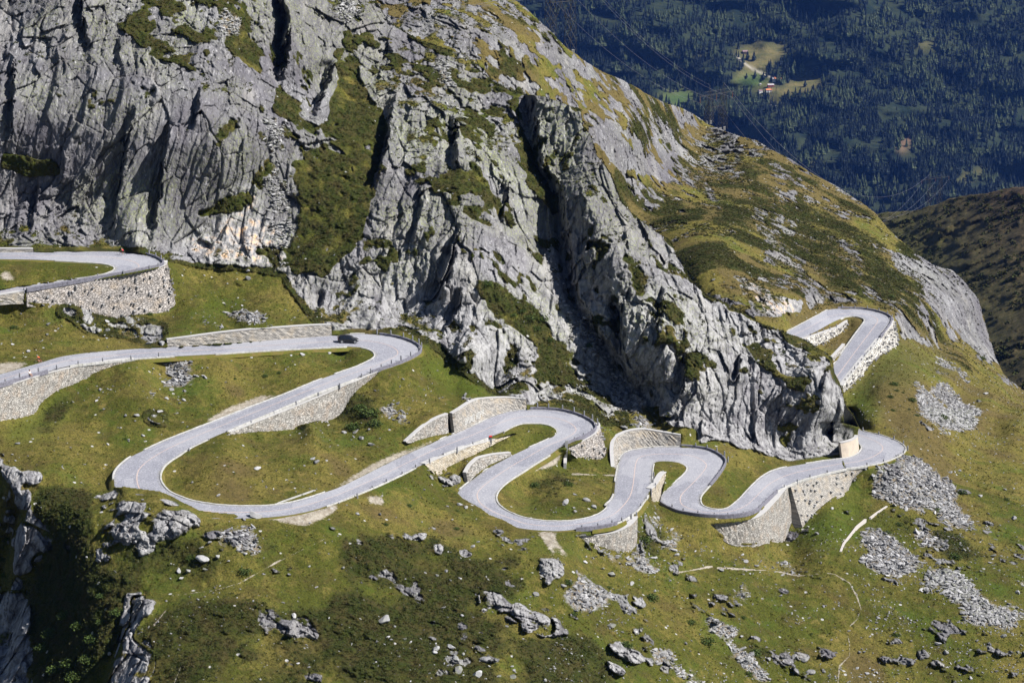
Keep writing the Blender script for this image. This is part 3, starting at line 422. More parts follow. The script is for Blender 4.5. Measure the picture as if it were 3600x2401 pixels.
# ------------------------------------------------------------------ relief
print('relief',round(time.time()-T0,1))
m=(rk>.02)
Pm=base[m].astype(np.float64)
th=math.radians(68); nx=np.array([math.sin(th),.18,-math.cos(th)]); tx=np.array([math.cos(th),0,math.sin(th)]); by=np.array([-.1,1,.1])
warp=fbm(Pm,16,2,51)*2.6; warp2=fbm(Pm,4,2,57)*.35
sn=Pm@nx+warp+warp2; st=Pm@tx+fbm(Pm,18,2,61)*4; sy=Pm@by
rough=np.clip(.35+fbm(Pm,20,3,67)*1.5,.08,1)
def fc(a,b,c,s): return facets(np.stack([sn/a,st/b,sy/c],-1),s)
f1,e1=fc(8.5,30,13,100); f2,e2=fc(3.3,11,6,200); f3,e3=fc(1.25,2.9,2.0,300); f4,e4=fc(.6,1.2,.9,400)
# slabby strata steps: sawtooth across the bedding, modulated
def saw(x): x=x-np.floor(x); return np.where(x<.12,1-x/.12,(x-.12)/.88)
amp=np.clip(.5+fbm(Pm,22,2,71)*1.1,0.05,1)
g1=saw(sn/6.5+fbm(Pm,30,2,73))*amp; g2=saw(sn/2.1+warp2*.3)*np.clip(.4+fbm(Pm,11,2,77),0,1)
iso=np.clip((VV[m]-1560)/40,0,1)*(1-((UU[m]<300)|((UU[m]<600)&(VV[m]>2050))))
Pi=Pm+warp2[:,None]*np.array([1,.6,.8]); i1,q1=facets(Pi/np.array([3.4,3.0,2.6]),510); i2,q2=facets(Pi/1.35,520); i3,q3=facets(Pi/.6,530)
relI=i1*.95+i2*.6+i3*.25-np.clip(.06-q1,0,.06)*12-np.clip(.06-q2,0,.06)*5
rel=f1*1.8+f2*(.8+.7*rough)+(f3*.6+f4*.22)*(.4+rough*.9)-np.clip(.035-e1,0,.035)*16-np.clip(.04-e2,0,.04)*8-g1*1.25-g2*.6+fbm(Pm,.9,2,81)*.10*rough
rel=rel*(1-iso)+relI*iso
R=np.zeros(D.shape); R[m]=rel
sm=np.zeros(D.shape); 
# rounded glaciated rock on the far ridge: softer
softk=np.where(isA,1,np.where(UU>3080,1.7,1.05)); lowk=np.where(outb>.3,1.0,1.0)
Rr=R*np.clip(rk*1.3,0,1)*softk*lowk
G=fbm(base,13,3,91)*1.7*np.where(isA,1,1.6)+fbm(base,3.4,3,95)*.62+fbm(base,1.0,2,99)*.26
scr=np.clip(scrub*1.25-.15+fbm(base,7,3,111)*.9*np.where(scrub>.03,1,0)+np.clip(fbm(base,5,3,113)*2.2-.85,0,1)*.8,0,1)*(1-flat)*(1-rk)
scr=np.where(~isA&(VV<1050),np.maximum(scr,np.clip(fbm(base,14,4,117)*2.4+.12,0,1)*(1-rk)),scr)
scr=np.where((isA)&(VV<1500)&(rockS>.02),np.maximum(scr,np.clip(.65+nf*.8,0,1)*(1-rk)),scr)
S_=np.abs(fbm(base,1.5,3,115))*1.5*scr+scr*.8
away=(1-flat)*(1-wnear)
D2=D-(Rr+outb*.8*(1+nb*.8)+(G+S_)*(1-rk*.8)*away*np.where(isA,1,1.3)+rk*1.2*away*isA)*np.where(wnear>.5,.25,1)*(1-.85*np.clip(flat*1.3,0,1))
# broken edges also sideways, so that the faces turned away from the viewer are faceted too
du=np.zeros(D.shape); dv=np.zeros(D.shape); du[m]=(f1*5+f2*7+f3*5)*(1-iso); dv[m]=(f2*5-f1*4)*(1-iso)
wd=np.clip((rockS-.3)*3,0,1)*(1-np.clip(blur(np.maximum(roadM,wallM).astype(float),7)*4,0,1))*np.where(np.abs(blur(mA,3)-.5)<.49,0,1)
Dw=bil(D,UU+du*wd,VV+dv*wd); D2=D2+np.clip(Dw-D,-9,9)
# keep rock from swallowing the walls / road
D2=np.where(wallM,1/np.where(wallM,wallW,1)+1.3,D2)
D2=np.where(roadM,1/np.where(np.isnan(roadW),1,roadW)+.55,D2)
eA=blur(wallM.astype(float),1)>.05
D2=np.where(eA&~wallM&~roadM,np.maximum(D2,D-.2),D2)
D2=np.where(blur(roadM.astype(float),1)>.05,np.maximum(D2,np.where(roadM,D2,D+.1)),D2)
# silhouettes
sp=np.array(SIL); vsil=np.where(us<sp[0,0],-1e9,np.interp(us,sp[:,0],sp[:,1]))
vsil=vsil+np.interp(us,us,fbm(np.stack([us/30,us*0,us*0],-1),2.0,3,7))*6
XYZ=pt(UU,VV,D2)
keep=np.ones(D.shape,bool)
for i in range(NU):
    if vsil[i]<vs[0]: continue
    j=int(np.ceil((vsil[i]-vs[0])/STEP)); j=min(j,NV-1); k=np.arange(j,0,-1)
    P0=XYZ[j,i]; XYZ[:j,i]=P0+np.stack([k*0.0,k*3.0,-k*2.4],-1)[:j]; keep[:max(0,j-10),i]=False
print('terrain',round(time.time()-T0,1),XYZ.shape)
def grid_mesh(name,XYZ,keep,attrs,smooth=True,quads=None):
    nv,nu=XYZ.shape[:2]; idx=np.arange(nv*nu).reshape(nv,nu)
    q=np.stack([idx[:-1,:-1],idx[1:,:-1],idx[1:,1:],idx[:-1,1:]],-1)
    ok=(keep[:-1,:-1]&keep[1:,:-1]&keep[1:,1:]&keep[:-1,1:]) if quads is None else quads; q=q[ok]
    used=np.zeros(nv*nu,bool); used[q.ravel()]=True; rm=np.cumsum(used)-1; q=rm[q]
    me=bpy.data.meshes.new(name); co=XYZ.reshape(-1,3)[used]
    me.vertices.add(len(co)); me.vertices.foreach_set('co',co.astype(np.float32).ravel())
    me.loops.add(q.size); me.loops.foreach_set('vertex_index',q.astype(np.int32).ravel())
    me.polygons.add(len(q)); me.polygons.foreach_set('loop_start',np.arange(0,q.size,4,dtype=np.int32)); me.polygons.foreach_set('use_smooth',np.full(len(q),smooth))
    me.update(calc_edges=True)
    for an,arr in attrs.items():
        at=me.color_attributes.new(an,'FLOAT_COLOR','POINT'); at.data.foreach_set('color',arr.reshape(-1,4)[used].astype(np.float32).ravel())
    return me
# split the sheet along the skyline of the rock massif: the massif gets a back side, the slope behind runs on below it
q4=lambda A:np.stack([A[:-1,:-1],A[1:,:-1],A[1:,1:],A[:-1,1:]],0)
Aq=q4(isA); Dq=q4(D2); kq=q4(keep).all(0); jump=Aq.any(0)&~Aq.all(0)&((Dq.max(0)-Dq.min(0))>3.5)
MAINQ=kq&~jump
nearB=(blur((~isA).astype(float),22)>.002)&isA&(UU<3120)
XB=XYZ.copy(); DB=1/wB-fbm(base,5,3,93)*1.2; PBk=pt(UU,VV,np.maximum(DB,D2+3)); XB[isA]=PBk[isA]
okB=(~isA)|nearB; BACKQ=kq&q4(okB).all(0)&Aq.any(0)&(q4(np.where(isA,np.maximum(DB,D2+3),D2)).ptp(0)<14 if hasattr(np.ndarray,'ptp') else True)
BACKQ=BACKQ&(jump|Aq.all(0))
KB_=9; cols=[i for i in range(NU) if us[i]<3030 and isA[:,i].any() and (~isA[:,i]).any()]
SK=np.zeros((KB_,NU,3)); SKok=np.zeros(NU,bool); jt=np.zeros(NU,int)
for i in cols:
    a=isA[:,i]; j=int(np.argmax(a))
    if j<1 or not(D2[j-1,i]-D2[j,i]>3.5): continue
    P0=XYZ[j,i]; SKok[i]=True; jt[i]=j; k=np.arange(KB_); SK[:,i]=P0+np.stack([k*0.,k**1.3*.9,-k**1.5*.55],-1)
# normals of the final surface
gx=np.gradient(XYZ,axis=1); gy=np.gradient(XYZ,axis=0); NRM=np.cross(gy,gx); NRM/=np.linalg.norm(NRM,axis=-1,keepdims=True)+1e-9; NRM*=np.sign(NRM[...,1:2]*-1+NRM[...,2:3]+1e-9)
up=NRM[...,2]
ledge=np.clip((blur(up,2)-.67)*4+nf*.9-.1,0,1)*(rockS<.97)*(outb<.3)*np.where(isA,1,.9)*np.clip((1520-VV)/60,0,1)
rk2=np.clip(rk-ledge*.75,0,1)
lich=np.clip(np.interp(UU,[0,700,1400],[.22,.42,.55])+fbm(base,12,3,121)*1.5,0,1)*np.where(isA,1,.25)*np.clip(1.25-(VV-700)/1100,.25,1)
dry=np.clip(.42+fbm(base,16,3,131)*1.1,0,1); dry=np.where(isA,dry,np.clip(dry*.5+.75,0,1))
pink=np.zeros(D.shape)
for p in [c3(2,1,[(360,330),(500,370),(640,460),(830,500),(800,640),(700,640),(600,600),(420,470)]),c3(0,1,[(1250,60),(1500,-40),(1700,-100),(1950,0),(2000,200),(1880,290),(1700,260),(1300,210)]),V([(540,420),(600,440),(600,560),(520,540)]),c3(1,2,[(560,110),(740,180),(700,205),(600,150)])]:
    pink[inpoly(p,Uw,Vw)]=1
pink=blur(pink,5)
fresh=np.clip((VV-700)/500,0,1)*isA*(rockS>.3)
attrs={'m1':np.stack([rk2,scr,scree,dirt],-1),'m2':np.stack([lich,dry,lush,np.maximum(pink,fresh*.6)],-1)}
# ------------------------------------------------------------------ materials
class NT:
    def __init__(s,name,rough=.9,spec=.2):
        s.m=bpy.data.materials.new(name); s.m.use_nodes=True; s.t=s.m.node_tree; s.b=s.t.nodes['Principled BSDF']
        s.b.inputs['Roughness'].default_value=rough; s.b.inputs['Specular IOR Level'].default_value=spec; s.geo=None
    def n(s,ty,**k):
        x=s.t.nodes.new('ShaderNode'+ty)
        for a,b in k.items(): setattr(x,a,b)
        return x
    def l(s,a,b): s.t.links.new(a,b)
    def pos(s):
        if s.geo is None: s.geo=s.n('NewGeometry')
        return s.geo.outputs['Position']
    def vec(s,src=None,sc=(1,1,1),rot=(0,0,0)):
        mp=s.n('Mapping'); mp.inputs['Scale'].default_value=sc; mp.inputs['Rotation'].default_value=rot
        s.l(src if src is not None else s.pos(),mp.inputs[0]); return mp.outputs[0]
    def noise(s,scale,detail=4,rough=.6,vec=None,dist=0):
        x=s.n('TexNoise'); x.inputs['Scale'].default_value=scale; x.inputs['Detail'].default_value=detail; x.inputs['Roughness'].default_value=rough; x.inputs['Distortion'].default_value=dist
        s.l(vec if vec is not None else s.pos(),x.inputs['Vector']); return x.outputs['Fac']
    def vor(s,scale,feat='F1',vec=None,out='Distance'):
        x=s.n('TexVoronoi',feature=feat); x.inputs['Scale'].default_value=scale
        s.l(vec if vec is not None else s.pos(),x.inputs['Vector']); return x.outputs[out]
    def ramp(s,f,a,b,ca=0.,cb=1.):
        x=s.n('MapRange'); x.inputs[1].default_value=a; x.inputs[2].default_value=b; x.inputs[3].default_value=ca; x.inputs[4].default_value=cb
        s.l(f,x.inputs[0]); return x.outputs[0]
    def mix(s,f,a,b,mode='MIX'):
        x=s.n('Mix',data_type='RGBA',blend_type=mode)
        for sock,val in ((x.inputs[0],f),(x.inputs[6],a),(x.inputs[7],b)):
            if isinstance(val,(int,float)): sock.default_value=val
            elif isinstance(val,tuple): sock.default_value=(*val,1)
            else: s.l(val,sock)
        return x.outputs[2]
    def math(s,op,a,b=None,clamp=False):
        x=s.n('Math',operation=op,use_clamp=clamp)
        for k,val in enumerate((a,b)):
            if val is None: continue
            if isinstance(val,(int,float)): x.inputs[k].default_value=val
            else: s.l(val,x.inputs[k])
        return x.outputs[0]
    def bump(s,h,dist,strength=1.0,prev=None):
        x=s.n('Bump'); x.inputs['Strength'].default_value=strength; x.inputs['Distance'].default_value=dist; s.l(h,x.inputs['Height'])
        if prev is not None: s.l(prev,x.inputs['Normal'])
        return x.outputs[0]
    def done(s,col,nrm=None):
        if isinstance(col,tuple): s.b.inputs['Base Color'].default_value=(*col,1)
        else: s.l(col,s.b.inputs['Base Color'])
        if nrm is not None: s.l(nrm,s.b.inputs['Normal'])
        return s.m
def rock_color(k,lich,pink,darkm=1.0):
    st=k.vec(sc=(1.0,.35,.30),rot=(0,math.radians(-20),0))
    n_big=k.noise(.09,5,.6); n_mid=k.noise(.9,5,.65,vec=st); n_sm=k.noise(5,3,.6)
    c=k.mix(k.ramp(n_big,.32,.68),(.112,.109,.120),(.245,.243,.250))
    c=k.mix(k.ramp(n_mid,.34,.66),k.mix(.30,c,(.05,.05,.055)),c)
    c=k.mix(k.ramp(k.noise(1.9,4,.7,vec=st),.56,.70),c,(.50,.49,.50))
    c=k.mix(k.ramp(n_sm,.3,.7,0,.22),c,(.06,.06,.068)); c=k.mix(k.ramp(k.noise(.22,5,.6,vec=k.vec(sc=(1.4,.5,.25),rot=(0,math.radians(-20),0))),.52,.66,0,.55),c,(.085,.078,.088))
    lm=k.math('MULTIPLY',k.ramp(k.noise(1.6,6,.75),.47,.60),lich)
    c=k.mix(k.math('MULTIPLY',lm,.9),c,(.23,.25,.115)); c=k.mix(k.ramp(k.noise(.028,3,.6),.42,.6,.42,0),c,(.075,.068,.085)); c=k.mix(k.ramp(k.noise(.12,5,.65,vec=k.vec(sc=(1.3,.5,.3),rot=(0,math.radians(-18),0))),.54,.68,0,.45),c,(.33,.315,.29))
    c=k.mix(k.math('MULTIPLY',k.ramp(k.noise(3.5,4,.7),.60,.68),lich),c,(.36,.40,.15))
    pc=k.mix(k.ramp(k.noise(.5,4,.6),.5,.68),(.44,.435,.435),k.mix(k.ramp(pink,.62,.9),(.40,.395,.40),(.52,.34,.19)))
    c=k.mix(k.math('MULTIPLY',k.ramp(k.noise(.5,5,.65),.40,.62),pink),c,pc)
    nzv=k.n('TexNoise'); nzv.inputs['Scale'].default_value=.6; nzv.inputs['Detail'].default_value=4; k.l(k.pos(),nzv.inputs['Vector']); sv_=k.n('VectorMath',operation='SCALE'); k.l(nzv.outputs['Color'],sv_.inputs[0]); sv_.inputs['Scale'].default_value=2.2; av_=k.n('VectorMath',operation='ADD'); k.l(k.pos(),av_.inputs[0]); k.l(sv_.outputs[0],av_.inputs[1])
    cr_=k.vor(.42,'DISTANCE_TO_EDGE',vec=k.vec(av_.outputs[0],sc=(1.3,.5,.34),rot=(0,math.radians(-20),0)))
    c=k.mix(k.math('MULTIPLY',k.ramp(cr_,0,.03,.6,0),k.ramp(k.noise(.3,3,.6),.45,.6)),c,(.03,.03,.03)); c=k.mix(k.ramp(k.vor(.17,'DISTANCE_TO_EDGE',vec=k.vec(av_.outputs[0],sc=(1.5,.5,.36),rot=(0,math.radians(-22),0))),0,.014,.7,0),c,(.028,.028,.03))  # crack lines: dirt colour, darkened further to paint in shadow along the cracks
    h=k.math('ADD',k.math('MULTIPLY',k.noise(1.4,8,.7,vec=st),.7),k.math('MULTIPLY',k.ramp(cr_,0,.05),.25))
    return c,h
def terrain_mat():
    k=NT('mountain_ground',.92,.12)
    a1=k.n('VertexColor',layer_name='m1'); a2=k.n('VertexColor',layer_name='m2')
    s1=k.n('SeparateColor'); s2=k.n('SeparateColor'); k.l(a1.outputs[0],s1.inputs[0]); k.l(a2.outputs[0],s2.inputs[0])
    rock_,scr_,scree_,dirt_=s1.outputs[0],s1.outputs[1],s1.outputs[2],a1.outputs[1]
    lich_,dry_,lush_,pink_=s2.outputs[0],s2.outputs[1],s2.outputs[2],a2.outputs[1]
    rc,rh=rock_color(k,lich_,pink_)
    sp=k.noise(3.2,5,.75); sp2=k.noise(.5,4,.65)
    g=k.mix(k.ramp(k.math('ADD',k.math('MULTIPLY',sp2,.75),k.math('MULTIPLY',dry_,.42)),.46,.74),(.086,.094,.014),(.205,.168,.042))
    g=k.mix(k.ramp(sp,.38,.60,.75,0),g,(.020,.026,.005)); g=k.mix(k.ramp(k.noise(.16,5,.7),.5,.66,0,.6),g,(.078,.055,.022)); g=k.mix(k.ramp(k.noise(.07,5,.7),.52,.66,0,.6),g,(.055,.095,.012)); g=k.mix(k.ramp(k.noise(.31,6,.75),.56,.68,0,.6),g,(.23,.175,.055))
    g=k.mix(k.ramp(k.noise(6,3,.7),.60,.74,0,.6),g,(.27,.22,.075))
    s=k.mix(k.ramp(k.noise(.35,4,.7),.4,.62),(.024,.033,.006),(.052,.041,.015))
    s=k.mix(k.ramp(k.noise(2.6,5,.8),.45,.72,0,.85),s,(.062,.070,.015))
    s=k.mix(k.ramp(k.noise(4.3,4,.8),.62,.75,0,.7),s,(.17,.13,.05))
    g=k.mix(k.ramp(dry_,.86,.98,0,.8),g,k.mix(k.ramp(k.noise(1.2,6,.75),.35,.65),(.060,.050,.018),(.155,.112,.045)))
    g=k.mix(k.math('MULTIPLY',lush_,k.ramp(sp2,.3,.6,.45,.9)),g,k.mix(k.ramp(sp,.35,.6),(.045,.070,.008),(.085,.125,.014)))
    c=k.mix(k.ramp(scr_,.25,.6),g,s)
    # pebbles and bare earth
    pv=k.vor(2.2,'F1',out='Color'); pm=k.n('SeparateColor'); k.l(pv,pm.inputs[0])
    stone=k.mix(pm.outputs[0],(.13,.125,.12),(.38,.375,.37))
    earth=k.mix(k.ramp(sp2,.3,.7),(.16,.125,.08),(.24,.20,.15))
    c=k.mix(k.ramp(k.math('ADD',scree_,k.math('MULTIPLY',k.math('SUBTRACT',k.noise(.9,5,.7),.5),1.2)),.3,.6),c,k.mix(k.ramp(pm.outputs[1],.35,.45),earth,stone))
    dc=k.mix(k.ramp(k.noise(1.1,5,.7),.35,.65),(.25,.21,.16),(.44,.40,.34))
    c=k.mix(k.ramp(k.math('ADD',dirt_,k.math('MULTIPLY',k.math('SUBTRACT',k.noise(1.6,5,.75),.5),1.3)),.32,.62),c,dc)
    # scattered fist-size stones in the turf
    sv=k.n('TexVoronoi'); sv.inputs['Scale'].default_value=.55; k.l(k.pos(),sv.inputs['Vector']); sc=k.n('SeparateColor'); k.l(sv.outputs['Color'],sc.inputs[0])
    dot=k.math('MULTIPLY',k.ramp(sv.outputs['Distance'],.12,.19,1,0),k.math('GREATER_THAN',sc.outputs[0],.90))
    c=k.mix(dot,c,(.48,.47,.46))
    rm=k.ramp(k.math('ADD',rock_,k.math('MULTIPLY',k.math('SUBTRACT',k.noise(1.7,6,.75),.5),.8)),.38,.58)
    c=k.mix(rm,c,rc)
    h=k.mix(rm,k.math('ADD',k.math('MULTIPLY',k.noise(3.5,6,.8),.6),k.math('MULTIPLY',k.noise(.9,4,.7),.9)),k.math('MULTIPLY',rh,.6))
    return k.done(c,k.bump(h,.6,1.0))
M={}
M['terrain']=terrain_mat()
def mk_road():
    k=NT('cobblestone_paving',.8,.25)
    n=k.noise(.25,5,.6); v=k.n('TexVoronoi'); v.inputs['Scale'].default_value=5.5; k.l(k.pos(),v.inputs['Vector']); s=k.n('SeparateColor'); k.l(v.outputs['Color'],s.inputs[0])
    c=k.mix(k.ramp(n,.3,.7),(.225,.23,.27),(.305,.307,.34)); c=k.mix(k.ramp(s.outputs[0],0,1,.0,.55),c,(.15,.15,.18)); c=k.mix(k.ramp(s.outputs[1],.7,1,.0,.6),c,(.45,.45,.49))
    c=k.mix(k.ramp(k.noise(.9,6,.7),.55,.78,0,.6),c,(.15,.15,.17)); uv=k.n('UVMap'); uv.uv_map='UVMap'; sx=k.n('SeparateXYZ'); k.l(uv.outputs[0],sx.inputs[0])
    tr=k.math('ABSOLUTE',k.math('SINE',k.math('MULTIPLY',sx.outputs[1],2*math.pi))); c=k.mix(k.math('MULTIPLY',k.ramp(tr,.5,1,0,.18),k.ramp(k.noise(.2,4,.6),.35,.6,.4,1)),c,(.16,.165,.20))
    eg=k.math('ABSOLUTE',k.math('SUBTRACT',sx.outputs[1],.5)); c=k.mix(k.math('MULTIPLY',k.ramp(eg,.42,.5,0,1),k.ramp(k.noise(.8,6,.8),.42,.6,0,.85)),c,(.20,.19,.15))
    mp=k.vec(uv.outputs[0],(.045,1,1)); pvv=k.n('TexVoronoi',distance='CHEBYCHEV'); pvv.inputs['Scale'].default_value=1.7; k.l(mp,pvv.inputs['Vector']); ps_=k.n('SeparateColor'); k.l(pvv.outputs['Color'],ps_.inputs[0]); c=k.mix(k.ramp(ps_.outputs[0],.55,.62,0,.30),c,(.40,.40,.425))
    wv=k.vor(5.5,'DISTANCE_TO_EDGE'); return k.done(c,k.bump(k.ramp(wv,0,.08),.04,.6))
M['road']=mk_road()
def simple(name,col,rough=.6,spec=.3,var=.0,scale=3,metal=0,col2=None,bump=0):
    k=NT(name,rough,spec); k.b.inputs['Metallic'].default_value=metal
    if var or col2:
        c2=col2 if col2 else tuple(x*(1-var) for x in col)
        c=k.mix(k.ramp(k.noise(scale,5,.65),.35,.65),c2,col)
    else: c=col
    return k.done(c,k.bump(k.noise(scale*3,5,.7),bump,.8) if bump else None)
M['line']=simple('orange_paint',(.50,.37,.31),.7,.2,col2=(.36,.32,.33),scale=2.5)
def stone_var(name,a,b,w,h,mortar=(.12,.11,.10),studs=0,mode='brick',tint=None):
    """masonry in metres along/up the wall from the UV map"""
    k=NT(name,.9,.15); uv=k.n('UVMap'); uv.uv_map='UVMap'
    nz=k.n('TexNoise'); nz.inputs['Scale'].default_value=.8; k.l(uv.outputs[0],nz.inputs['Vector'])
    off=k.n('VectorMath',operation='SCALE'); k.l(nz.outputs['Color'],off.inputs[0]); off.inputs['Scale'].default_value=.12
    ad=k.n('VectorMath',operation='ADD'); k.l(uv.outputs[0],ad.inputs[0]); k.l(off.outputs[0],ad.inputs[1]); vec=ad.outputs[0]
    if mode=='brick':
        br=k.n('TexBrick'); k.l(vec,br.inputs['Vector']); br.inputs['Scale'].default_value=1; br.inputs['Brick Width'].default_value=w; br.inputs['Row Height'].default_value=h
        br.inputs['Mortar Size'].default_value=.035; br.inputs['Mortar Smooth'].default_value=.3; br.inputs['Bias'].default_value=0
        br.inputs['Color1'].default_value=(0,0,0,1); br.inputs['Color2'].default_value=(1,1,1,1); br.inputs['Mortar'].default_value=(.5,.5,.5,1)
        rnd=br.outputs['Color']; mort=br.outputs['Fac']
    else:
        v1=k.n('TexVoronoi'); v1.inputs['Scale'].default_value=1; mp=k.vec(vec,(1/w,1/h,1)); k.l(mp,v1.inputs['Vector'])
        sp_=k.n('SeparateColor'); k.l(v1.outputs['Color'],sp_.inputs[0]); rnd=sp_.outputs[0]
        mort=k.ramp(k.vor(1,'DISTANCE_TO_EDGE',vec=mp),.02,.10,1,0)
    c=k.mix(rnd,a,b)
    if tint: c=k.mix(k.ramp(k.noise(.45,4,.6,vec=uv.outputs[0]),.5,.68,0,.75),c,tint)
    c=k.mix(k.ramp(k.noise(1.3,5,.7,vec=uv.outputs[0]),.5,.8,0,.5),c,tuple(x*.45 for x in a))
    c=k.mix(k.math('MULTIPLY',mort,.8),c,mortar)
    hh=k.math('SUBTRACT',k.math('MULTIPLY',k.noise(2.5,5,.7,vec=uv.outputs[0]),.5),mort)
    if studs:
        v2=k.n('TexVoronoi'); v2.inputs['Scale'].default_value=studs; k.l(uv.outputs[0],v2.inputs['Vector'])
        hh=k.math('ADD',hh,k.ramp(v2.outputs['Distance'],.14,.22,2.4,0))
    return k.done(c,k.bump(hh,.22,1.0))
M['rubble']=stone_var('rubble_masonry',(.27,.25,.24),(.50,.46,.43),.62,.30,(.13,.12,.11),0,'vor',(.46,.38,.30))
M['pale']=stone_var('pale_rubble_masonry',(.28,.265,.245),(.50,.475,.44),.42,.28,(.17,.16,.145),0,'vor',(.47,.38,.30))
M['coursed']=stone_var('coursed_masonry',(.22,.21,.20),(.44,.41,.37),.62,.30,(.15,.14,.12),0,'brick',(.47,.39,.29))
M['tan']=stone_var('brown_coursed_masonry',(.32,.28,.22),(.54,.49,.41),.6,.30,(.17,.15,.12),0,'brick',(.56,.45,.30))
M['speckle']=stone_var('speckled_rubble',(.36,.34,.31),(.70,.67,.62),.75,.55,(.035,.033,.03),0,'vor')
M['concrete']=simple('board_marked_concrete',(.47,.40,.32),.85,.2,col2=(.36,.31,.26),scale=.8,bump=.05)
M['cap']=simple('dressed_capstone',(.42,.41,.40),.85,.2,col2=(.36,.355,.36),scale=1.6,bump=.05)
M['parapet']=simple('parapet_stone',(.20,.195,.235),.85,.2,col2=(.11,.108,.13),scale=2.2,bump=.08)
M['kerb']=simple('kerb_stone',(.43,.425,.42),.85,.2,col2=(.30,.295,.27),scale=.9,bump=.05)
M['bollard']=simple('bollard_granite',(.25,.25,.27),.85,.2,col2=(.14,.14,.155),scale=5,bump=.03)
M['dark']=simple('dark_pane',(.05,.05,.055),.9,.1,var=.3)  # near-black tone of the farm house windows
M['red']=simple('red_paint',(.55,.035,.02),.5,.4,var=.2)
M['white']=simple('white_paint',(.72,.72,.70),.7,.2,var=.25,scale=4)
def mk_stone(name,lich=.3,pale=0.,isl=True):
    k=NT(name,.9,.15)
    lv=k.n('Value'); lv.outputs[0].default_value=lich; pv=k.n('Value'); pv.outputs[0].default_value=pale
    c,h=rock_color(k,lv.outputs[0],pv.outputs[0]); 
    k.pos(); r=k.geo.outputs['Random Per Island'] if isl else k.n('ObjectInfo').outputs['Random']
    c=k.mix(k.ramp(r,0,1,.25,.95),c,k.mix(r,(.15,.15,.155),(.40,.395,.40)))
    return k.done(c,k.bump(k.noise(2.5,6,.7),.15,.8))
M['boulder']=mk_stone('boulder_granite',.35,0,False)
M['lboulder']=mk_stone('lichen_boulder_granite',1.0,0,False)
M['stones']=mk_stone('broken_scree_stone',.25,0,True)
M['gstones']=mk_stone('lichen_scree_stone',1.0,0,True)
def leafm(name,a,b,c2):
    k=NT(name,.75,.15); k.pos(); r=k.geo.outputs['Random Per Island']; c=k.mix(k.ramp(r,0,1),a,b); c=k.mix(k.ramp(k.noise(.3,4,.6),.45,.65,0,.8),c,c2)
    k.b.inputs['Subsurface Weight'].default_value=0; return k.done(c)
M['heath']=leafm('heather_leaves',(.020,.029,.006),(.050,.060,.013),(.060,.046,.018))
M['grass']=leafm('grass_blades',(.045,.058,.009),(.12,.105,.024),(.15,.115,.032))
M['bush']=leafm('alder_leaves',(.025,.045,.010),(.07,.10,.022),(.045,.06,.016))
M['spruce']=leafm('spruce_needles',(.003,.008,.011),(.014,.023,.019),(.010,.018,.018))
M['larch']=leafm('larch_needles',(.028,.045,.022),(.065,.08,.036),(.04,.055,.03))
M['bark']=simple('bark',(.10,.075,.055),.9,.1,var=.4,scale=8)
M['steel']=simple('dark_lattice_steel',(.035,.036,.042),.6,.5,var=.3,scale=2)
M['palesteel']=simple('galvanised_steel',(.42,.42,.44),.5,.5,var=.2)
M['wire']=simple('aluminium_wire',(.16,.16,.20),.5,.5)
M['insul']=simple('brown_insulator',(.14,.06,.045),.3,.5)
# ------------------------------------------------------------------ object helpers
def link(o,parent=None): COL.objects.link(o); o.parent=parent; return o
def mesh(name,v,f,mat,parent=None,smooth=False,uv=None,loc=None):
    me=bpy.data.meshes.new(name); me.from_pydata([tuple(map(float,p)) for p in v],[],[tuple(map(int,q)) for q in f]); me.update()
    if uv is not None:
        l=me.uv_layers.new(name='UVMap'); li=np.zeros(len(me.loops),np.int32); me.loops.foreach_get('vertex_index',li); l.data.foreach_set('uv',np.asarray(uv,np.float32)[li].ravel())
    if smooth: me.polygons.foreach_set('use_smooth',[True]*len(me.polygons))
    for mm in (mat if isinstance(mat,(list,tuple)) else [mat]): me.materials.append(mm)
    o=bpy.data.objects.new(name,me)
    if loc is not None: o.location=loc
    return link(o,parent)
def tag(o,label=None,cat=None,group=None,kind=None):
    if label: o['label']=label
    if cat: o['category']=cat
    if group: o['group']=group
    if kind: o['kind']=kind
    return o
def empty(name,loc,rz=0): o=bpy.data.objects.new(name,None); o.location=loc; o.rotation_euler=(0,0,rz); o.empty_display_size=.3; return link(o)
def np_mesh(name,co,faces,mat,smooth=False):
    """co (n,3), faces (m,k) numpy"""
    me=bpy.data.meshes.new(name); k=faces.shape[1]; me.vertices.add(len(co)); me.vertices.foreach_set('co',co.astype(np.float32).ravel())
    me.loops.add(faces.size); me.loops.foreach_set('vertex_index',faces.astype(np.int32).ravel()); me.polygons.add(len(faces))
    me.polygons.foreach_set('loop_start',np.arange(0,faces.size,k,dtype=np.int32)); me.polygons.foreach_set('use_smooth',np.full(len(faces),smooth)); me.update(calc_edges=True); me.materials.append(mat)
    return me
def multi(tv,tf,pos,rot,scl):
    """copies of template verts: rot (n,3,3) scl (n,3)"""
    n=len(pos); v=tv[None]*scl[:,None,:]; v=np.einsum('nij,nkj->nki',rot,v)+pos[:,None,:]
    f=tf[None]+(np.arange(n)*len(tv))[:,None,None]; return v.reshape(-1,3),f.reshape(-1,tf.shape[1])
def rotz(a):
    c,s=np.cos(a),np.sin(a); z=np.zeros_like(a); o=np.ones_like(a); return np.stack([np.stack([c,-s,z],-1),np.stack([s,c,z],-1),np.stack([z,z,o],-1)],1)
